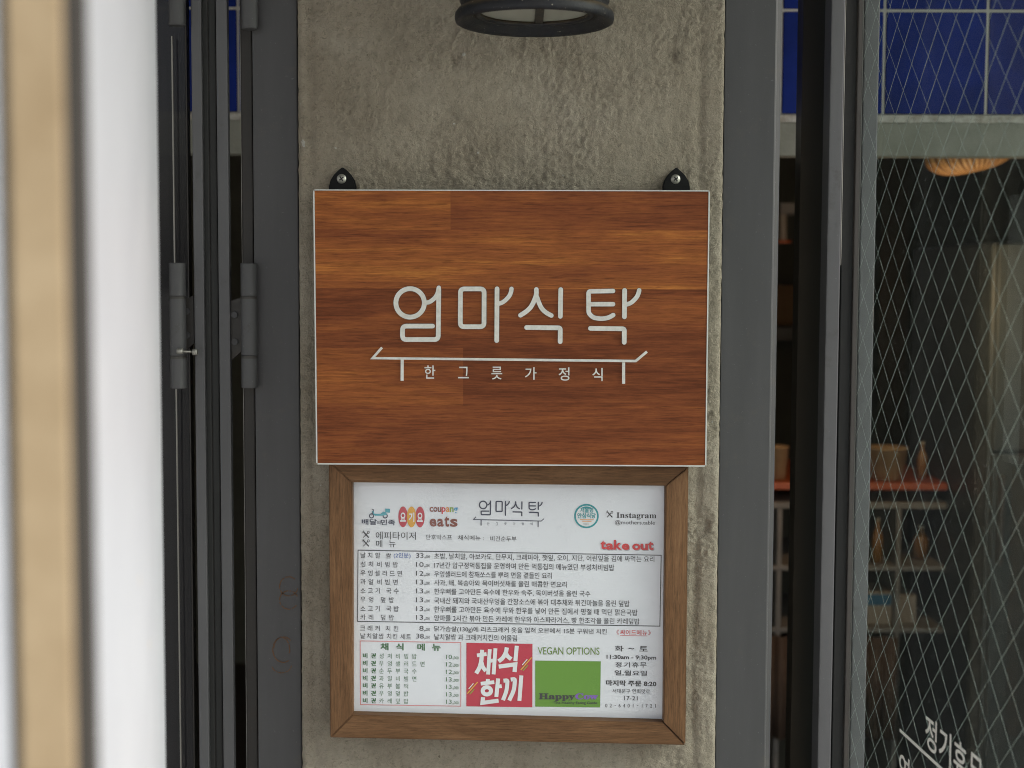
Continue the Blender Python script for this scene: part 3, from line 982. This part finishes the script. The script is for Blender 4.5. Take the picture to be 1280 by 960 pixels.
def carton(px0, px1, py, y, zb, label, m, stripe=None):
    x0, x1 = UX(px0, y), UX(px1, y); h = UZ(py, y) - zb
    t = thing('carton', ((x0 + x1) / 2, y, zb), label, 'carton', 'cartons on the kitchen shelf')
    bm = BM(); box(bm, x0, x1, y, y + .12, zb + .001, zb + h, .002); obj('carton_body', bm, m, t)
    if stripe:
        bm = BM(); box(bm, x0 + .002, x1 - .002, y - .0015, y - .0003, zb + h * .6, zb + h * .92); obj('label_band', bm, stripe, t)


carton(1088, 1121, 738, YC + .05, z3, 'tan carton with a blue band on the middle shelf', M['card'], M['blue_label'])
carton(1130, 1152, 742, YC + .06, z3, 'smaller plain tan carton on the middle shelf', M['card'])
carton(1198, 1240, 690, YC + .05, z2, 'flat greenish tan carton at the right end of the upper shelf', M['card'], M['lantern_glass'])

# fridge at the right of the kitchen and a wall shelf seen in the gap
YFr = 1.5
fr = thing('reflection', (UX(1290, YFr), YFr, 0), 'tall blue grey fridge at the right edge behind the wired glass', 'reflection')  # added upright box imitates a bluish mirror image in the wired glass
bm = BM(); box(bm, UX(1236, YFr), UX(1236, YFr) + .55, YFr, YFr + .6, .06, UZ(300, YFr), .01); obj('reflection_body', bm, M['reflection'], fr)
bm = BM(); box(bm, UX(1240, YFr), UX(1236, YFr) + .546, YFr - .02, YFr - .001, .08, UZ(565, YFr), .004); obj('reflection_lower', bm, M['reflection'], fr)
bm = BM(); box(bm, UX(1240, YFr), UX(1236, YFr) + .546, YFr - .02, YFr - .001, UZ(560, YFr), UZ(303, YFr), .004); obj('reflection_upper', bm, M['reflection'], fr)
bm = BM(); box(bm, UX(1246, YFr), UX(1251, YFr), YFr - .045, YFr - .0205, UZ(700, YFr), UZ(590, YFr), .002); obj('reflection_bar', bm, M['strip'], fr)

YS = 2.4
ws = thing('wall_bracket_light', (UX(985, YS), YS, UZ(266, YS)), 'small pale fixture with an orange base high in the open gap', 'wall light')
bm = BM(); box(bm, UX(972, YS), UX(998, YS), YS, YS + .1, UZ(266, YS), UZ(252, YS), .004); obj('bar', bm, M['shelf_paint'], ws)
bm = BM(); cyl(bm, U(979, 268, YS + .04), U(979, 300, YS + .04), .010, 16); obj('socket', bm, M['card'], ws)
bm = BM(); cyl(bm, U(979, 300.5, YS + .04), U(979, 304, YS + .04), .022, 20); obj('base', bm, M['counter'], ws)
bm = BM(); box(bm, UX(950, 3.2), UX(1040, 3.2), 3.2, 3.24, UZ(405, 3.2), UZ(355, 3.2), .003)
tag(obj('wooden_board', bm, rough_mat('dim_wood', (.16, .09, .04), (.22, .13, .06), 12)), 'dim brown wooden board on the far kitchen wall, seen through the gap', 'board')
bm = BM(); box(bm, UX(930, 3.1), UX(1060, 3.1), 3.1, 3.24, UZ(425, 3.1), UZ(407, 3.1), .003)
tag(obj('dark_ledge', bm, M['black']), 'black ledge under the brown board in the kitchen', 'ledge')

# ------------------------------------------------------------------ wall lantern
YL = -.125
lc = U(668, 30, YL)
R0 = 98 * (1.5 + YL) / FPX
wl = thing('wall_lantern', (lc.x, YL, lc.z), 'weathered black iron lantern hanging in front of the pillar at the top', 'lamp')
k = R0
bm = BM()
lathe(bm, [(.75 * k, .17 * k), (.77 * k, .125 * k), (.80 * k, .085 * k), (.90 * k, .040 * k), (.915 * k, .02 * k), (.955 * k, 0), (.99 * k, .018 * k), (1.0 * k, .06 * k), (.995 * k, .12 * k),
           (.965 * k, .165 * k), (.93 * k, .18 * k), (.925 * k, .185 * k), (.925 * k, .25 * k), (.94 * k, .27 * k), (.945 * k, .31 * k), (.925 * k, .335 * k), (.925 * k, .46 * k)], lc, 96)
obj('rim', bm, M['lantern'], wl, smooth=True)
bm = BM(); lathe(bm, [(.0001, .155 * k), (.76 * k, .155 * k), (.76 * k, .185 * k), (.0001, .185 * k)], lc, 64)
obj('glass_disc', bm, M['lantern_glass'], wl)
bm = BM(); lathe(bm, [(.68 * k, .10 * k), (.745 * k, .10 * k), (.75 * k, .152 * k), (.68 * k, .152 * k)], lc, 64, True)
obj('glass_ring', bm, M['lantern'], wl, smooth=True)
bm = BM(); box(bm, lc.x + .01 * k, lc.x + .12 * k, YL - .66 * k, YL + .66 * k, lc.z + .115 * k, lc.z + .150 * k, .001)
obj('guard_bar', bm, M['lantern'], wl)
bm = BM(); lathe(bm, [(.925 * k, .461 * k), (.90 * k, 1.5 * k), (.96 * k, 1.55 * k), (.80 * k, 1.9 * k), (.35 * k, 2.15 * k), (.12 * k, 2.2 * k), (.0001, 2.2 * k)], lc, 64)
obj('housing', bm, M['lantern'], wl, smooth=True)
bm = BM(); cyl(bm, (lc.x, YL, lc.z + 2.15 * k), (lc.x, YL, lc.z + 2.6 * k), .008, 16); cyl(bm, (lc.x, YL, lc.z + 2.55 * k), (lc.x, -.004, lc.z + 2.55 * k), .008, 16)
cyl(bm, (lc.x, -.012, lc.z + 2.55 * k), (lc.x, -.003, lc.z + 2.55 * k), .04, 32)
obj('wall_arm', bm, M['lantern'], wl, smooth=False)

# ------------------------------------------------------------------ wooden shop sign
YSG, YSB = -.046, -.014
SC = {'tl': (393.2, 238.2), 'tr': (885.6, 239.4), 'br': (881.2, 581.6), 'bl': (397.0, 578.8)}


def PS(x, y): return U(x, y, YSG)


def lerp(a, b, t): return (a[0] + (b[0] - a[0]) * t, a[1] + (b[1] - a[1]) * t)


def sign_pt(u, v_): return lerp(lerp(SC['tl'], SC['tr'], u), lerp(SC['bl'], SC['br'], u), v_)


sc_ = U(640, 410, YSB)
sg = thing('shop_sign', (sc_.x, YSB, UZ(580, YSB)), 'orange brown plank sign with white Korean lettering on the pillar', 'sign')
bm = BM(); lay = bm.loops.layers.float_color.new('tone')
rows = [(0, .143, (.345,)), (.143, .358, ()), (.358, .575, ()), (.575, .786, (.376,)), (.786, 1.0, ())]
tones = iter([.62, .40, .60, .36, .58, .28, .42, .50])
for va, vb, joins in rows:
    us = [0] + list(joins) + [1]
    for ua, ub in zip(us[:-1], us[1:]):
        tn = next(tones)
        f = bm.faces.new([bm.verts.new(PS(*sign_pt(*q))) for q in ((ua, va), (ub, va), (ub, vb), (ua, vb))])
        for lp_ in f.loops: lp_[lay] = (tn, tn, tn, 1)
bmesh.ops.recalc_face_normals(bm, faces=bm.faces)
obj('planks', bm, M['sign_wood'], sg)
corner = [SC['tl'], SC['tr'], SC['br'], SC['bl']]
bm = BM(); slab(bm, [U(*p, YSG) + Vector((0, .0006, 0)) for p in corner], YSB)
obj('board', bm, M['frame_x'], sg)
bm = BM()
inner = [Vector(U(*p, YSG)) for p in corner]
ctr = sum(inner, Vector()) / 4
for i in range(4):
    a, b = inner[i], inner[(i + 1) % 4]
    th = .0014 if i != 0 else .0011
    nrm = Vector((0, 0, 1)) if i == 0 else Vector((1, 0, 0)) if i == 1 else Vector((0, 0, -1)) if i == 2 else Vector((-1, 0, 0))
    q = [a + nrm * .0001, b + nrm * .0001, b + nrm * th, a + nrm * th]
    q = [p + Vector((0, -.0006, 0)) for p in q]
    slab(bm, q, YSB + .001)
obj('edge_trim', bm, M['edge_trim'], sg)
bm = BM()
for i, (pts, closed, wd) in enumerate(SIGN_STROKES):
    o = .0009 + i * .00004
    P1 = lambda x, y, o=o: U(x, y, YSG) + Vector((0, -o, 0))
    P2 = lambda x, y: U(x, y, YSG) + Vector((0, -.0001, 0))
    ribbon(bm, pts, wd, P1, P2, bool(closed), i < 15)
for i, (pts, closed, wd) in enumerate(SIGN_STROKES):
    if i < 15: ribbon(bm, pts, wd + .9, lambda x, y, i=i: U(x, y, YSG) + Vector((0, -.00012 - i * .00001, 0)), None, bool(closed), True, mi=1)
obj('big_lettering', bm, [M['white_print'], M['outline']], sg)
bm = BM()
PT = lambda x, y: U(x, y, YSG) + Vector((0, -.0006, 0))
for i, (c_, x) in enumerate(zip('한그릇가정식', (537.4, 579.4, 621, 663.4, 705, 746.8))):
    hh = {'그': 14.5, '릇': 16, '가': 15.5}.get(c_, 16.5); ww = {'그': 13.5, '가': 14.5, '식': 13}.get(c_, 13.6)
    bm = BM(); text_px(bm, c_, x - ww / 2, x + ww / 2, 465 + i * .62, hh, PT, .008, res=5)
    obj('small_letter', bm, M['white_print'], sg)
for px, py in ((428, 238), (845.5, 238.5)):
    bm = BM()
    prof = [(-17, 6), (-17, -5), (-15, -13), (-10.5, -20), (-5, -25.5), (-1, -28.6), (1, -28.6), (5, -25.5), (10.5, -20), (15, -13), (17, -5), (17, 6)]
    slab(bm, [U(px + a, py + b, -.007) for a, b in prof], -.0005)
    bmesh.ops.bevel(bm, geom=[e for e in bm.edges if all(abs(v_.co.y + .007) < 1e-5 for v_ in e.verts)], offset=.0012, segments=2, affect='EDGES')
    br = obj('bracket', bm, M['bracket'], sg)
    c_ = U(px - 1, py - 14.5, -.007)
    bm = BM(); lathe(bm, [(.0001, .0022), (.0025, .0019), (.0046, .0008), (.0050, 0), (.0050, -.002), (.0001, -.002)], (0, 0, 0), 28)
    bmesh.ops.rotate(bm, cent=(0, 0, 0), matrix=Matrix.Rotation(R(90), 3, 'X'), verts=bm.verts); bmesh.ops.translate(bm, vec=c_, verts=bm.verts)
    scw = obj('screw', bm, M['screw'], br, smooth=True)
    bm = BM()
    for ang in (35, 125):
        d = Vector((math.cos(R(ang)), 0, math.sin(R(ang)))); e = Vector((-d.z, 0, d.x))
        off = Vector((0, -.00235 - ang * 1e-6, 0))
        bm.faces.new([bm.verts.new(c_ + off + d * a + e * b) for a, b in ((-.0027, -.0006), (.0027, -.0006), (.0027, .0006), (-.0027, .0006))])
    obj('cross_slot', bm, M['screw_slot'], br)

# ------------------------------------------------------------------ menu frame and laminated menu
YM, YP = -.030, -.016
FO = {'tl': (411.0, 577.0), 'tr': (860.5, 584.0), 'br': (856.8, 931.5), 'bl': (412.8, 922.0)}
FI = {'tl': (440.2, 603.0), 'tr': (832.0, 607.4), 'br': (829.6, 903.6), 'bl': (440.8, 893.6)}
mf = thing('menu_board', (U(636, 900, YM).x, -.003, UZ(930, YM)), 'worn brown wooden picture frame with mitred corners below the plank sign', 'frame')


def rail(names, m, gapA=0.0, gapB=0.0):
    a, b = names
    oa, ob, ia, ib = (Vector(U(*q, YM)) for q in (FO[a], FO[b], FI[a], FI[b]))
    d = (ob - oa).normalized()
    oa += d * gapA; ia += d * gapA; ob -= d * gapB; ib -= d * gapB
    bm = BM()
    slab(bm, [oa, ob, ib, ia], -.003)
    es = [e for e in bm.edges if all(abs(v_.co.y - YM) < 1e-5 for v_ in e.verts)]
    bmesh.ops.bevel(bm, geom=es, offset=.0009, segments=2, affect='EDGES')
    return obj('frame_rail', bm, m, mf)


rail(('tl', 'tr'), M['frame_x'], .0001, .0006); rail(('tr', 'br'), M['frame_z'], .0006, .0007)
rail(('br', 'bl'), M['frame_x'], .0007, .0002); rail(('bl', 'tl'), M['frame_z'], .0002, .0001)
bm = BM(); slab(bm, [U(*p, YP + .004) for p in ((420, 590), (850, 594), (848, 922), (421, 914))], -.0032)
obj('backing_board', bm, M['outline'], mf)

ms = thing('menu_sheet', U(636, 890, YP), 'glossy laminated white menu sheet of Korean dishes inside the wooden frame', 'menu')


def PM(dy=.0004):
    return lambda x, y: U(x, y, YP) + Vector((0, -dy, 0))


def slope(y): return .0102 + (y - 605) * 4.2e-5


bm = BM()
slab(bm, [U(*p, YP) for p in ((437.5, 600), (834.5, 604), (832.5, 906.5), (438, 896.5))], YP + .0012)
sheet = obj('sheet', bm, M['paper'], ms)
P = PM()


def T(bm, s, x0, x1, y, h, bold=0.0, **kw):
    text_px(bm, s, x0, x1, y, h, P, bold, slope(y), **kw)


def part(name, bm, ink, parent=ms, label=None):
    o = obj(name, bm, INK[ink] if isinstance(ink, str) else [INK[i] for i in ink], parent)
    if label: o['label'] = label
    return o


# delivery logo (scooter without its rider) and word mark
bm = BM()
for cx in (464.5, 481.5): ribbon(bm, arc(cx, 644.8, 2.6, 2.6, 20), 1.3, P, closed=True, mi=0)
poly_px(bm, [(468, 642.2), (476, 642.2), (479, 639.5), (482.5, 640.5), (484, 643), (478.5, 644.6), (468.5, 644.6), (464.6, 640.2), (465.6, 638.2), (467.2, 638.6)], PM(.0005), 1)
ribbon(bm, [(464.8, 643.8), (467.2, 637.2), (465.0, 636.2)], .9, PM(.0006), mi=0)
poly_px(bm, [(481.5, 635.6), (487.6, 635.9), (487.4, 640.8), (481.7, 640.4)], PM(.0006), 1)
lg_ = part('scooter_emblem', bm, ('navy', 'helmet'))
bm = BM(); T(bm, '배달', 452.3, 471.0, 652.2, 7.2, .02); T(bm, '의', 471.3, 475.6, 653.2, 4.6, .01); T(bm, '민족', 476.0, 494.0, 652.8, 7.2, .02)
part('delivery_wordmark', bm, 'navy')
bm = BM()
for i, (cx, mi) in enumerate(((503.8, 0), (514.4, 1), (525, 0))):
    pp = PM(.0004 + .0001 * (i % 2))
    bm.faces.new([bm.verts.new(pp(*q)) for q in arc(cx, 646 + .1 * i, 5.8, 13, 36)]).material_index = mi
ov = part('oval_badges', bm, ('oval_red', 'oval_yellow'))
bm = BM()
for i, (c_, cx) in enumerate((('요', 503.8), ('기', 514.4), ('요', 525))): text_px(bm, c_, cx - 3.6, cx + 3.6, 646.2 + .1 * i, 11.5, PM(.0008), .03)
part('badge_lettering', bm, 'white', ov)
bm = BM()
x = 537.0
for i, (c_, wd, mi, yy, hh) in enumerate((('c', 4.4, 0, 636.6, 6.2), ('o', 5.0, 0, 636.7, 6.2), ('u', 4.6, 0, 636.8, 6.2), ('p', 5.0, 1, 638.2, 8.4), ('a', 4.6, 2, 636.9, 6.2), ('n', 4.6, 3, 637, 6.2), ('g', 5.0, 4, 638.5, 8.4))):
    text_px(bm, c_, x, x + wd, yy, hh, P, .02, mi=mi); x += wd + .35
part('delivery_wordmark', bm, ('brown', 'red', 'orange', 'lime', 'sky'), label='small multicoloured word above eats')
bm = BM()
for c_, xa, xb, yy, hh in (('e', 537, 545.6, 653.2, 10), ('a', 546.6, 554.6, 653.3, 10), ('t', 555.6, 561.6, 651.6, 13.6), ('s', 562.6, 572, 653.5, 10)):
    text_px(bm, c_, xa, xb, yy, hh, P, .03)
part('delivery_wordmark', bm, 'brown', label='larger brown word eats')
# small copy of the shop's own name
bm = BM()
fx = lambda x: 598.6 + (x - 492) * .2575
fy = lambda y: 625.6 + (y - 358) * .265
for i, (pts, closed, wd) in enumerate(SIGN_STROKES):
    ribbon(bm, [(fx(a), fy(b) + .012 * (fx(a) - 598)) for a, b in pts], wd * .27 + (.15 if i > 14 else 0), PM(.0004 + i * .00001), None, bool(closed), i < 15)
for i, c_ in enumerate('한그릇가정식'):
    cx = fx(537.4 + i * 41.9); text_px(bm, c_, cx - 1.5, cx + 1.5, fy(466) + .5, 3.4, P)
part('shop_name', bm, 'navy')
# round safety badge
bm = BM()
poly_px(bm, arc(733, 645, 15.4, 15.2, 48), PM(.0004), 0); poly_px(bm, arc(733, 645, 13.2, 13.0, 48), PM(.0007), 1)
cx, cy, r = 733, 645, 12.2
top = [(cx + r * math.cos(a), cy + r * math.sin(a)) for a in [math.pi * 1.28 + (math.pi * .44) * i / 20 for i in range(21)]]
poly_px(bm, top, PM(.0009), 0)
rb = part('round_badge', bm, ('teal', 'pale'))
bm = BM()
text_px(bm, '서울형', 725.0, 741.5, 637.4, 6.2, PM(.0012), .02, mi=0); text_px(bm, '안심식당', 721.6, 744.6, 644.3, 6.8, PM(.0012), .02, mi=0)
for yy, xa, xb in ((649.3, 725, 742), (651.3, 728, 739)): ribbon(bm, [(xa, yy), (xb, yy + .2)], .8, PM(.0012), mi=1)
text_px(bm, '서울시', 728.5, 736, 654.8, 3, PM(.0012), mi=2)
part('badge_lettering', bm, ('teal', 'orange', 'grey'), rb)


def fork_icon(bm, x, y, s):
    ribbon(bm, [(x - 3.4 * s, y - 3.6 * s), (x + 3.2 * s, y + 3.6 * s)], 1.5 * s, PM(.0004), cap=True)
    ribbon(bm, [(x + 2.0 * s, y - 2.2 * s), (x - 3.4 * s, y + 3.6 * s)], .9 * s, PM(.0005), cap=True)
    ribbon(bm, arc(x + 3.0 * s, y - 3.1 * s, 1.3 * s, 1.5 * s, 16), .7 * s, PM(.0006), closed=True)
    for dx in (-.9, .0, .9): ribbon(bm, [(x - 3.4 * s + dx * s, y - 3.6 * s - dx * s), (x - 4.3 * s + dx * s, y - 4.6 * s - dx * s)], .45 * s, PM(.0007))


for q in ((762.2, 643, .9), (457.7, 668.2, .95), (457.7, 679, .95)):
    bm = BM(); fork_icon(bm, *q); part('fork_emblem', bm, 'black')


def serif(s):
    return ''.join(chr(0x1D400 + ord(c) - 65) if 'A' <= c <= 'Z' else chr(0x1D41A + ord(c) - 97) if 'a' <= c <= 'z' else c for c in s)


bm = BM(); T(bm, serif('Instagram'), 770.6, 820.4, 644.8, 8.8); T(bm, '@mothers.table', 768.6, 818.6, 653.3, 6.4)
part('social_handle', bm, 'black')
bm = BM()
text_px(bm, '에피타이저', 469.8, 519.8, 669.2, 9.6, P, .0, slope(669)); spaced(bm, '메뉴', (474, 490.3), 679.6, 8.8, P, 8.6)
T(bm, '단호박스프', 532.6, 565, 671.2, 6.4); T(bm, '채식메뉴 :', 572.4, 604.6, 672, 6.4); T(bm, '비건순두부', 613, 645.6, 673.2, 6.4)
part('heading', bm, 'black')
bm = BM()
for off, mi, dz in ((1.1, 0, .0003), (0, 1, .0007)):
    x = 750.6 + off
    for c_, wd, yy, hh in (('t', 6.6, 681.0, 11), ('a', 9.6, 683, 8), ('k', 9.8, 680.8, 12.2), ('e', 9.4, 683.3, 8), (' ', 3.2, 0, 0), ('o', 10.2, 683.5, 8.2), ('u', 9.2, 683.6, 8), ('t', 6.8, 681.9, 11)):
        if c_ != ' ': text_px(bm, c_, x, x + wd, yy + off, hh, PM(dz), .036, mi=mi)
        x += wd + .2
part('takeout_heading', bm, ('shadow', 'red'))

# price table
TB = ((447.6, 687.6), (826.4, 694.0), (824.8, 782.6), (447.0, 776.6))
bm = BM(); ribbon(bm, list(TB), 1.0, PM(.0004), closed=True)
part('table_border', bm, 'black')
DISHES = [
    (693.9, '날치알', (454, 462.6, 472.4), '쌈', (485.6,), '33', '초밥, 날치알, 아보카도, 단무지, 크래미아, 깻잎, 오이, 지단, 어린잎을 김에 싸먹는 요리', 817.8),
    (705.0, '성처비빔밥', (453.8, 463.6, 474.4, 484.2, 494.4), '', (), '10', '17년간 압구정먹통집을 운영하며 만든 먹통집의 메뉴였던 부성처비빔밥', 767.8),
    (716.1, '우엉샐러드면', (453.8, 463, 471.6, 481, 490.4, 499.8), '', (), '12', '우엉샐러드에 참깨쏘스를 뿌려 면을 곁들인 요리', 689.8),
    (727.0, '과일비빔면', (453.8, 463.6, 474.4, 484.2, 494.4), '', (), '13', '사과, 배, 복숭아와 목이버섯채를 올린 매콤한 면요리', 708.4),
    (738.0, '소고기', (453.8, 463, 472), '국수', (486, 495.4), '13', '한우뼈를 고아만든 육수에 한우와 숙주, 목이버섯을 올린 국수', 738),
    (749.2, '우엉', (453.8, 463.8), '덮밥', (479, 489.4), '13', '국내산 돼지와 국내산우엉을 간장소스에 볶아 대추채와 튀긴마늘을 올린 덮밥', 786.8),
    (760.2, '소고기', (453.8, 463, 472), '국밥', (486, 495.4), '13', '한우뼈를 고아만든 육수에 무와 한우를 넣어 만든 집에서 명절 때 먹던 맑은국밥', 796.8),
    (771.2, '카레', (453.8, 463.8), '덮밥', (479, 489.4), '13', '양파를 2시간 볶아 만든 카레에 한우와 아스파라거스, 빵 한조각을 올린 카레덮밥', 799.4),
    (784.9, '크래커', (453.4, 462.6, 471.8), '치킨', (485, 495), '8', '닭가슴살(130g)에 리츠크래커 옷을 입혀 오븐에서 15분 구워낸 치킨', 758.4),
    (794.6, '날치알쌈', (453.6, 461.2, 469, 476.6), '치킨세트', (486.2, 493.8, 503.4, 510.8), '38', '날치알쌈 과 크래커치킨의 어울림', 646.2),
]
bn, bd, bp = BM(), BM(), BM()
for y, a, xa, b, xb, pr, de, xe in DISHES:
    spaced(bn, a, xa, y, 6.9, P, 6.3, slope=slope(y), bold=.004)
    if b: spaced(bn, b, xb, y + slope(y) * (xb[0] - xa[0]), 6.9, P, 6.3, slope=slope(y), bold=.004)
    x0 = 520.2 if len(pr) == 2 else 524.2
    T(bp, pr + ',', x0, 532.0, y + .9, 7.0); T(bp, '000', 532.4, 537.2, y + 1.9, 3.6)
    T(bd, de, 542.8, xe, y + 1.3, 7.9, .004)
part('dish_names', bn, 'black'); part('dish_prices', bp, 'black'); part('dish_descriptions', bd, 'black')
bm = BM(); T(bm, '(2인분)', 492.2, 513.2, 694.5, 7.4, .004); part('serving_note', bm, 'blue')
bm = BM(); T(bm, '《', 770.5, 773.8, 790, 6.4); T(bm, '싸이드메뉴', 775, 809, 790.2, 6.4, .01); T(bm, '》', 810, 813.4, 790.8, 6.4); ribbon(bm, [(775, 794.2), (809, 794.8)], .5, P)
part('side_note', bm, 'red')

# vegan list
bm = BM(); ribbon(bm, [(450.3, 801), (576, 803.2), (576, 882.6), (450.7, 880.6)], .9, P, closed=True)
vb = part('vegan_list', bm, 'pink')
bm = BM()
spaced(bm, '채식메뉴', (480.6, 499.7, 526.4, 545.5), 808.2, 8.8, P, 10, slope=.012, bold=.03)
VE = ('성처비빔밥', '우엉샐러드면', '순두부국수', '과일비빔면', '유부볼떡', '우엉덮밥', '카레덮밥')
for i, s_ in enumerate(VE):
    y = 819.4 + i * 9.35
    spaced(bm, '비건', (456.5, 466.9), y, 6.4, P, 6.4, slope=.012, bold=.03)
    spaced(bm, s_, [476.9 + 10.25 * j for j in range(len(s_))], y + .4, 6.4, P, 5.8, slope=.014)
    T(bm, ('10', '12', '12', '13', '13', '13', '13')[i] + ',', 557.6, 567, y + 2, 6.2); T(bm, '000', 567.4, 573.2, y + 2.8, 3.6)
part('vegan_lettering', bm, 'green', vb)

# red card
bm = BM(); poly_px(bm, [(583, 803.4), (665.6, 804.8), (665.4, 884), (582.9, 882.8)], PM(.0003))
rc = part('red_card', bm, 'crimson')
bm = BM()
K = lambda pts: [(570 + a_ / 10.11, 795 + b_ / 10.11) for a_, b_ in pts]
CARD = [
    ([(330, 172), (327, 228)], 0, 4.8), ([(265, 243), (386, 226)], 0, 4.6), (smooth_line([(326, 235), (318, 320), (295, 400), (255, 470)]), 0, 5.2),
    (smooth_line([(322, 330), (340, 390), (378, 440)]), 0, 5.0), ([(427, 165), (405, 484)], 0, 4.6), ([(499, 154), (475, 482)], 0, 4.7), ([(425, 312), (490, 304)], 0, 4.6),
    (smooth_line([(642, 142), (628, 210), (590, 275), (538, 318)]), 0, 5.2), (smooth_line([(630, 215), (655, 255), (698, 290)]), 0, 5.0),
    ([(768, 121), (750, 316)], 0, 5.0), ([(540, 384), (749, 356), (740, 452)], 0, 5.2),
    ([(403, 541), (400, 590)], 0, 4.8), ([(313, 600), (484, 580)], 0, 4.6), (arc(390, 690, 52, 46, 28), 1, 5.0), ([(532, 534), (510, 766)], 0, 4.9),
    ([(522, 638), (577, 630)], 0, 4.6), ([(342, 770), (334, 842), (538, 814)], 0, 5.0),
    (rounded([(600, 562), (652, 556), (640, 690), (594, 808)], 60), 0, 4.9), (rounded([(692, 548), (746, 540), (734, 680), (672, 812)], 60), 0, 5.0), ([(826, 496), (801, 816)], 0, 4.9),
]
for i, (pts, closed, wd) in enumerate(CARD):
    ribbon(bm, K(pts), wd, PM(.0007 + i * .00001), None, bool(closed), False)
part('card_lettering', bm, 'white', rc)
bm = BM()
for mi, seg_ in ((0, ((652.8, 831), (659, 823.8))), (1, ((650.9, 837.2), (664.5, 821.6))), (2, ((653.8, 838), (660, 831))), (0, ((586, 860.7), (591.8, 854))), (1, ((584.3, 866.6), (597.0, 852.4))), (2, ((587.2, 867.5), (593, 861)))):
    bm = BM(); ribbon(bm, list(seg_), 1.1, PM(.0008 + mi * .00003), cap=False)
    part('card_stripe', bm, ('white', 'yellow', 'lime')[mi], rc)

# green vegan card
bm = BM(); text_px(bm, 'VEGAN OPTIONS', 672.2, 749.4, 813.4, 9.2, P, .006, .006)
part('vegan_heading', bm, 'olive')
bm = BM(); poly_px(bm, [(669, 825.6), (751, 826.6), (750.2, 884.2), (669, 883.2)], PM(.0003))
gc = part('green_card', bm, 'cow_green')
bm = BM(); text_px(bm, serif('Happy'), 673.4, 718.4, 871.2, 9.6, PM(.0007), .022, .006, mi=0)
text_px(bm, serif('Cow'), 719, 747.6, 870.2, 7.6, PM(.0007), .022, .006, mi=1)
text_px(bm, 'The Healthy Eating Guide', 692.2, 746.2, 878.6, 4.2, PM(.0007), .012, .004, mi=0)
part('card_lettering', bm, ('black', 'purple'), gc)

# opening hours
bm = BM()
spaced(bm, '화~토', (774, 789, 804.4), 810.6, 7.2, P, 10.2, slope=.006, bold=.012)
T(bm, '11:30am - 9:30pm', 758.2, 820.2, 821.6, 6.6, .02)
spaced(bm, '정기휴무', (773, 783.6, 794.2, 804), 830.8, 6.6, P, 8.2, slope=.006, bold=.01)
T(bm, '일,월요일', 768.4, 808.8, 841, 6.8, .01)
T(bm, '마지막 주문 8:20', 757.6, 820.4, 853.4, 7.2, .03)
T(bm, '서대문구 연희맛로', 765.4, 812.4, 863.4, 5.6, .0); T(bm, '17-21', 780, 797, 872.4, 5.2)
spaced(bm, '02-6401-1721', [757.8 + 5.6 * i for i in range(12)], 881.8, 5.2, P, 5.0, slope=.006)
part('opening_hours', bm, 'black')
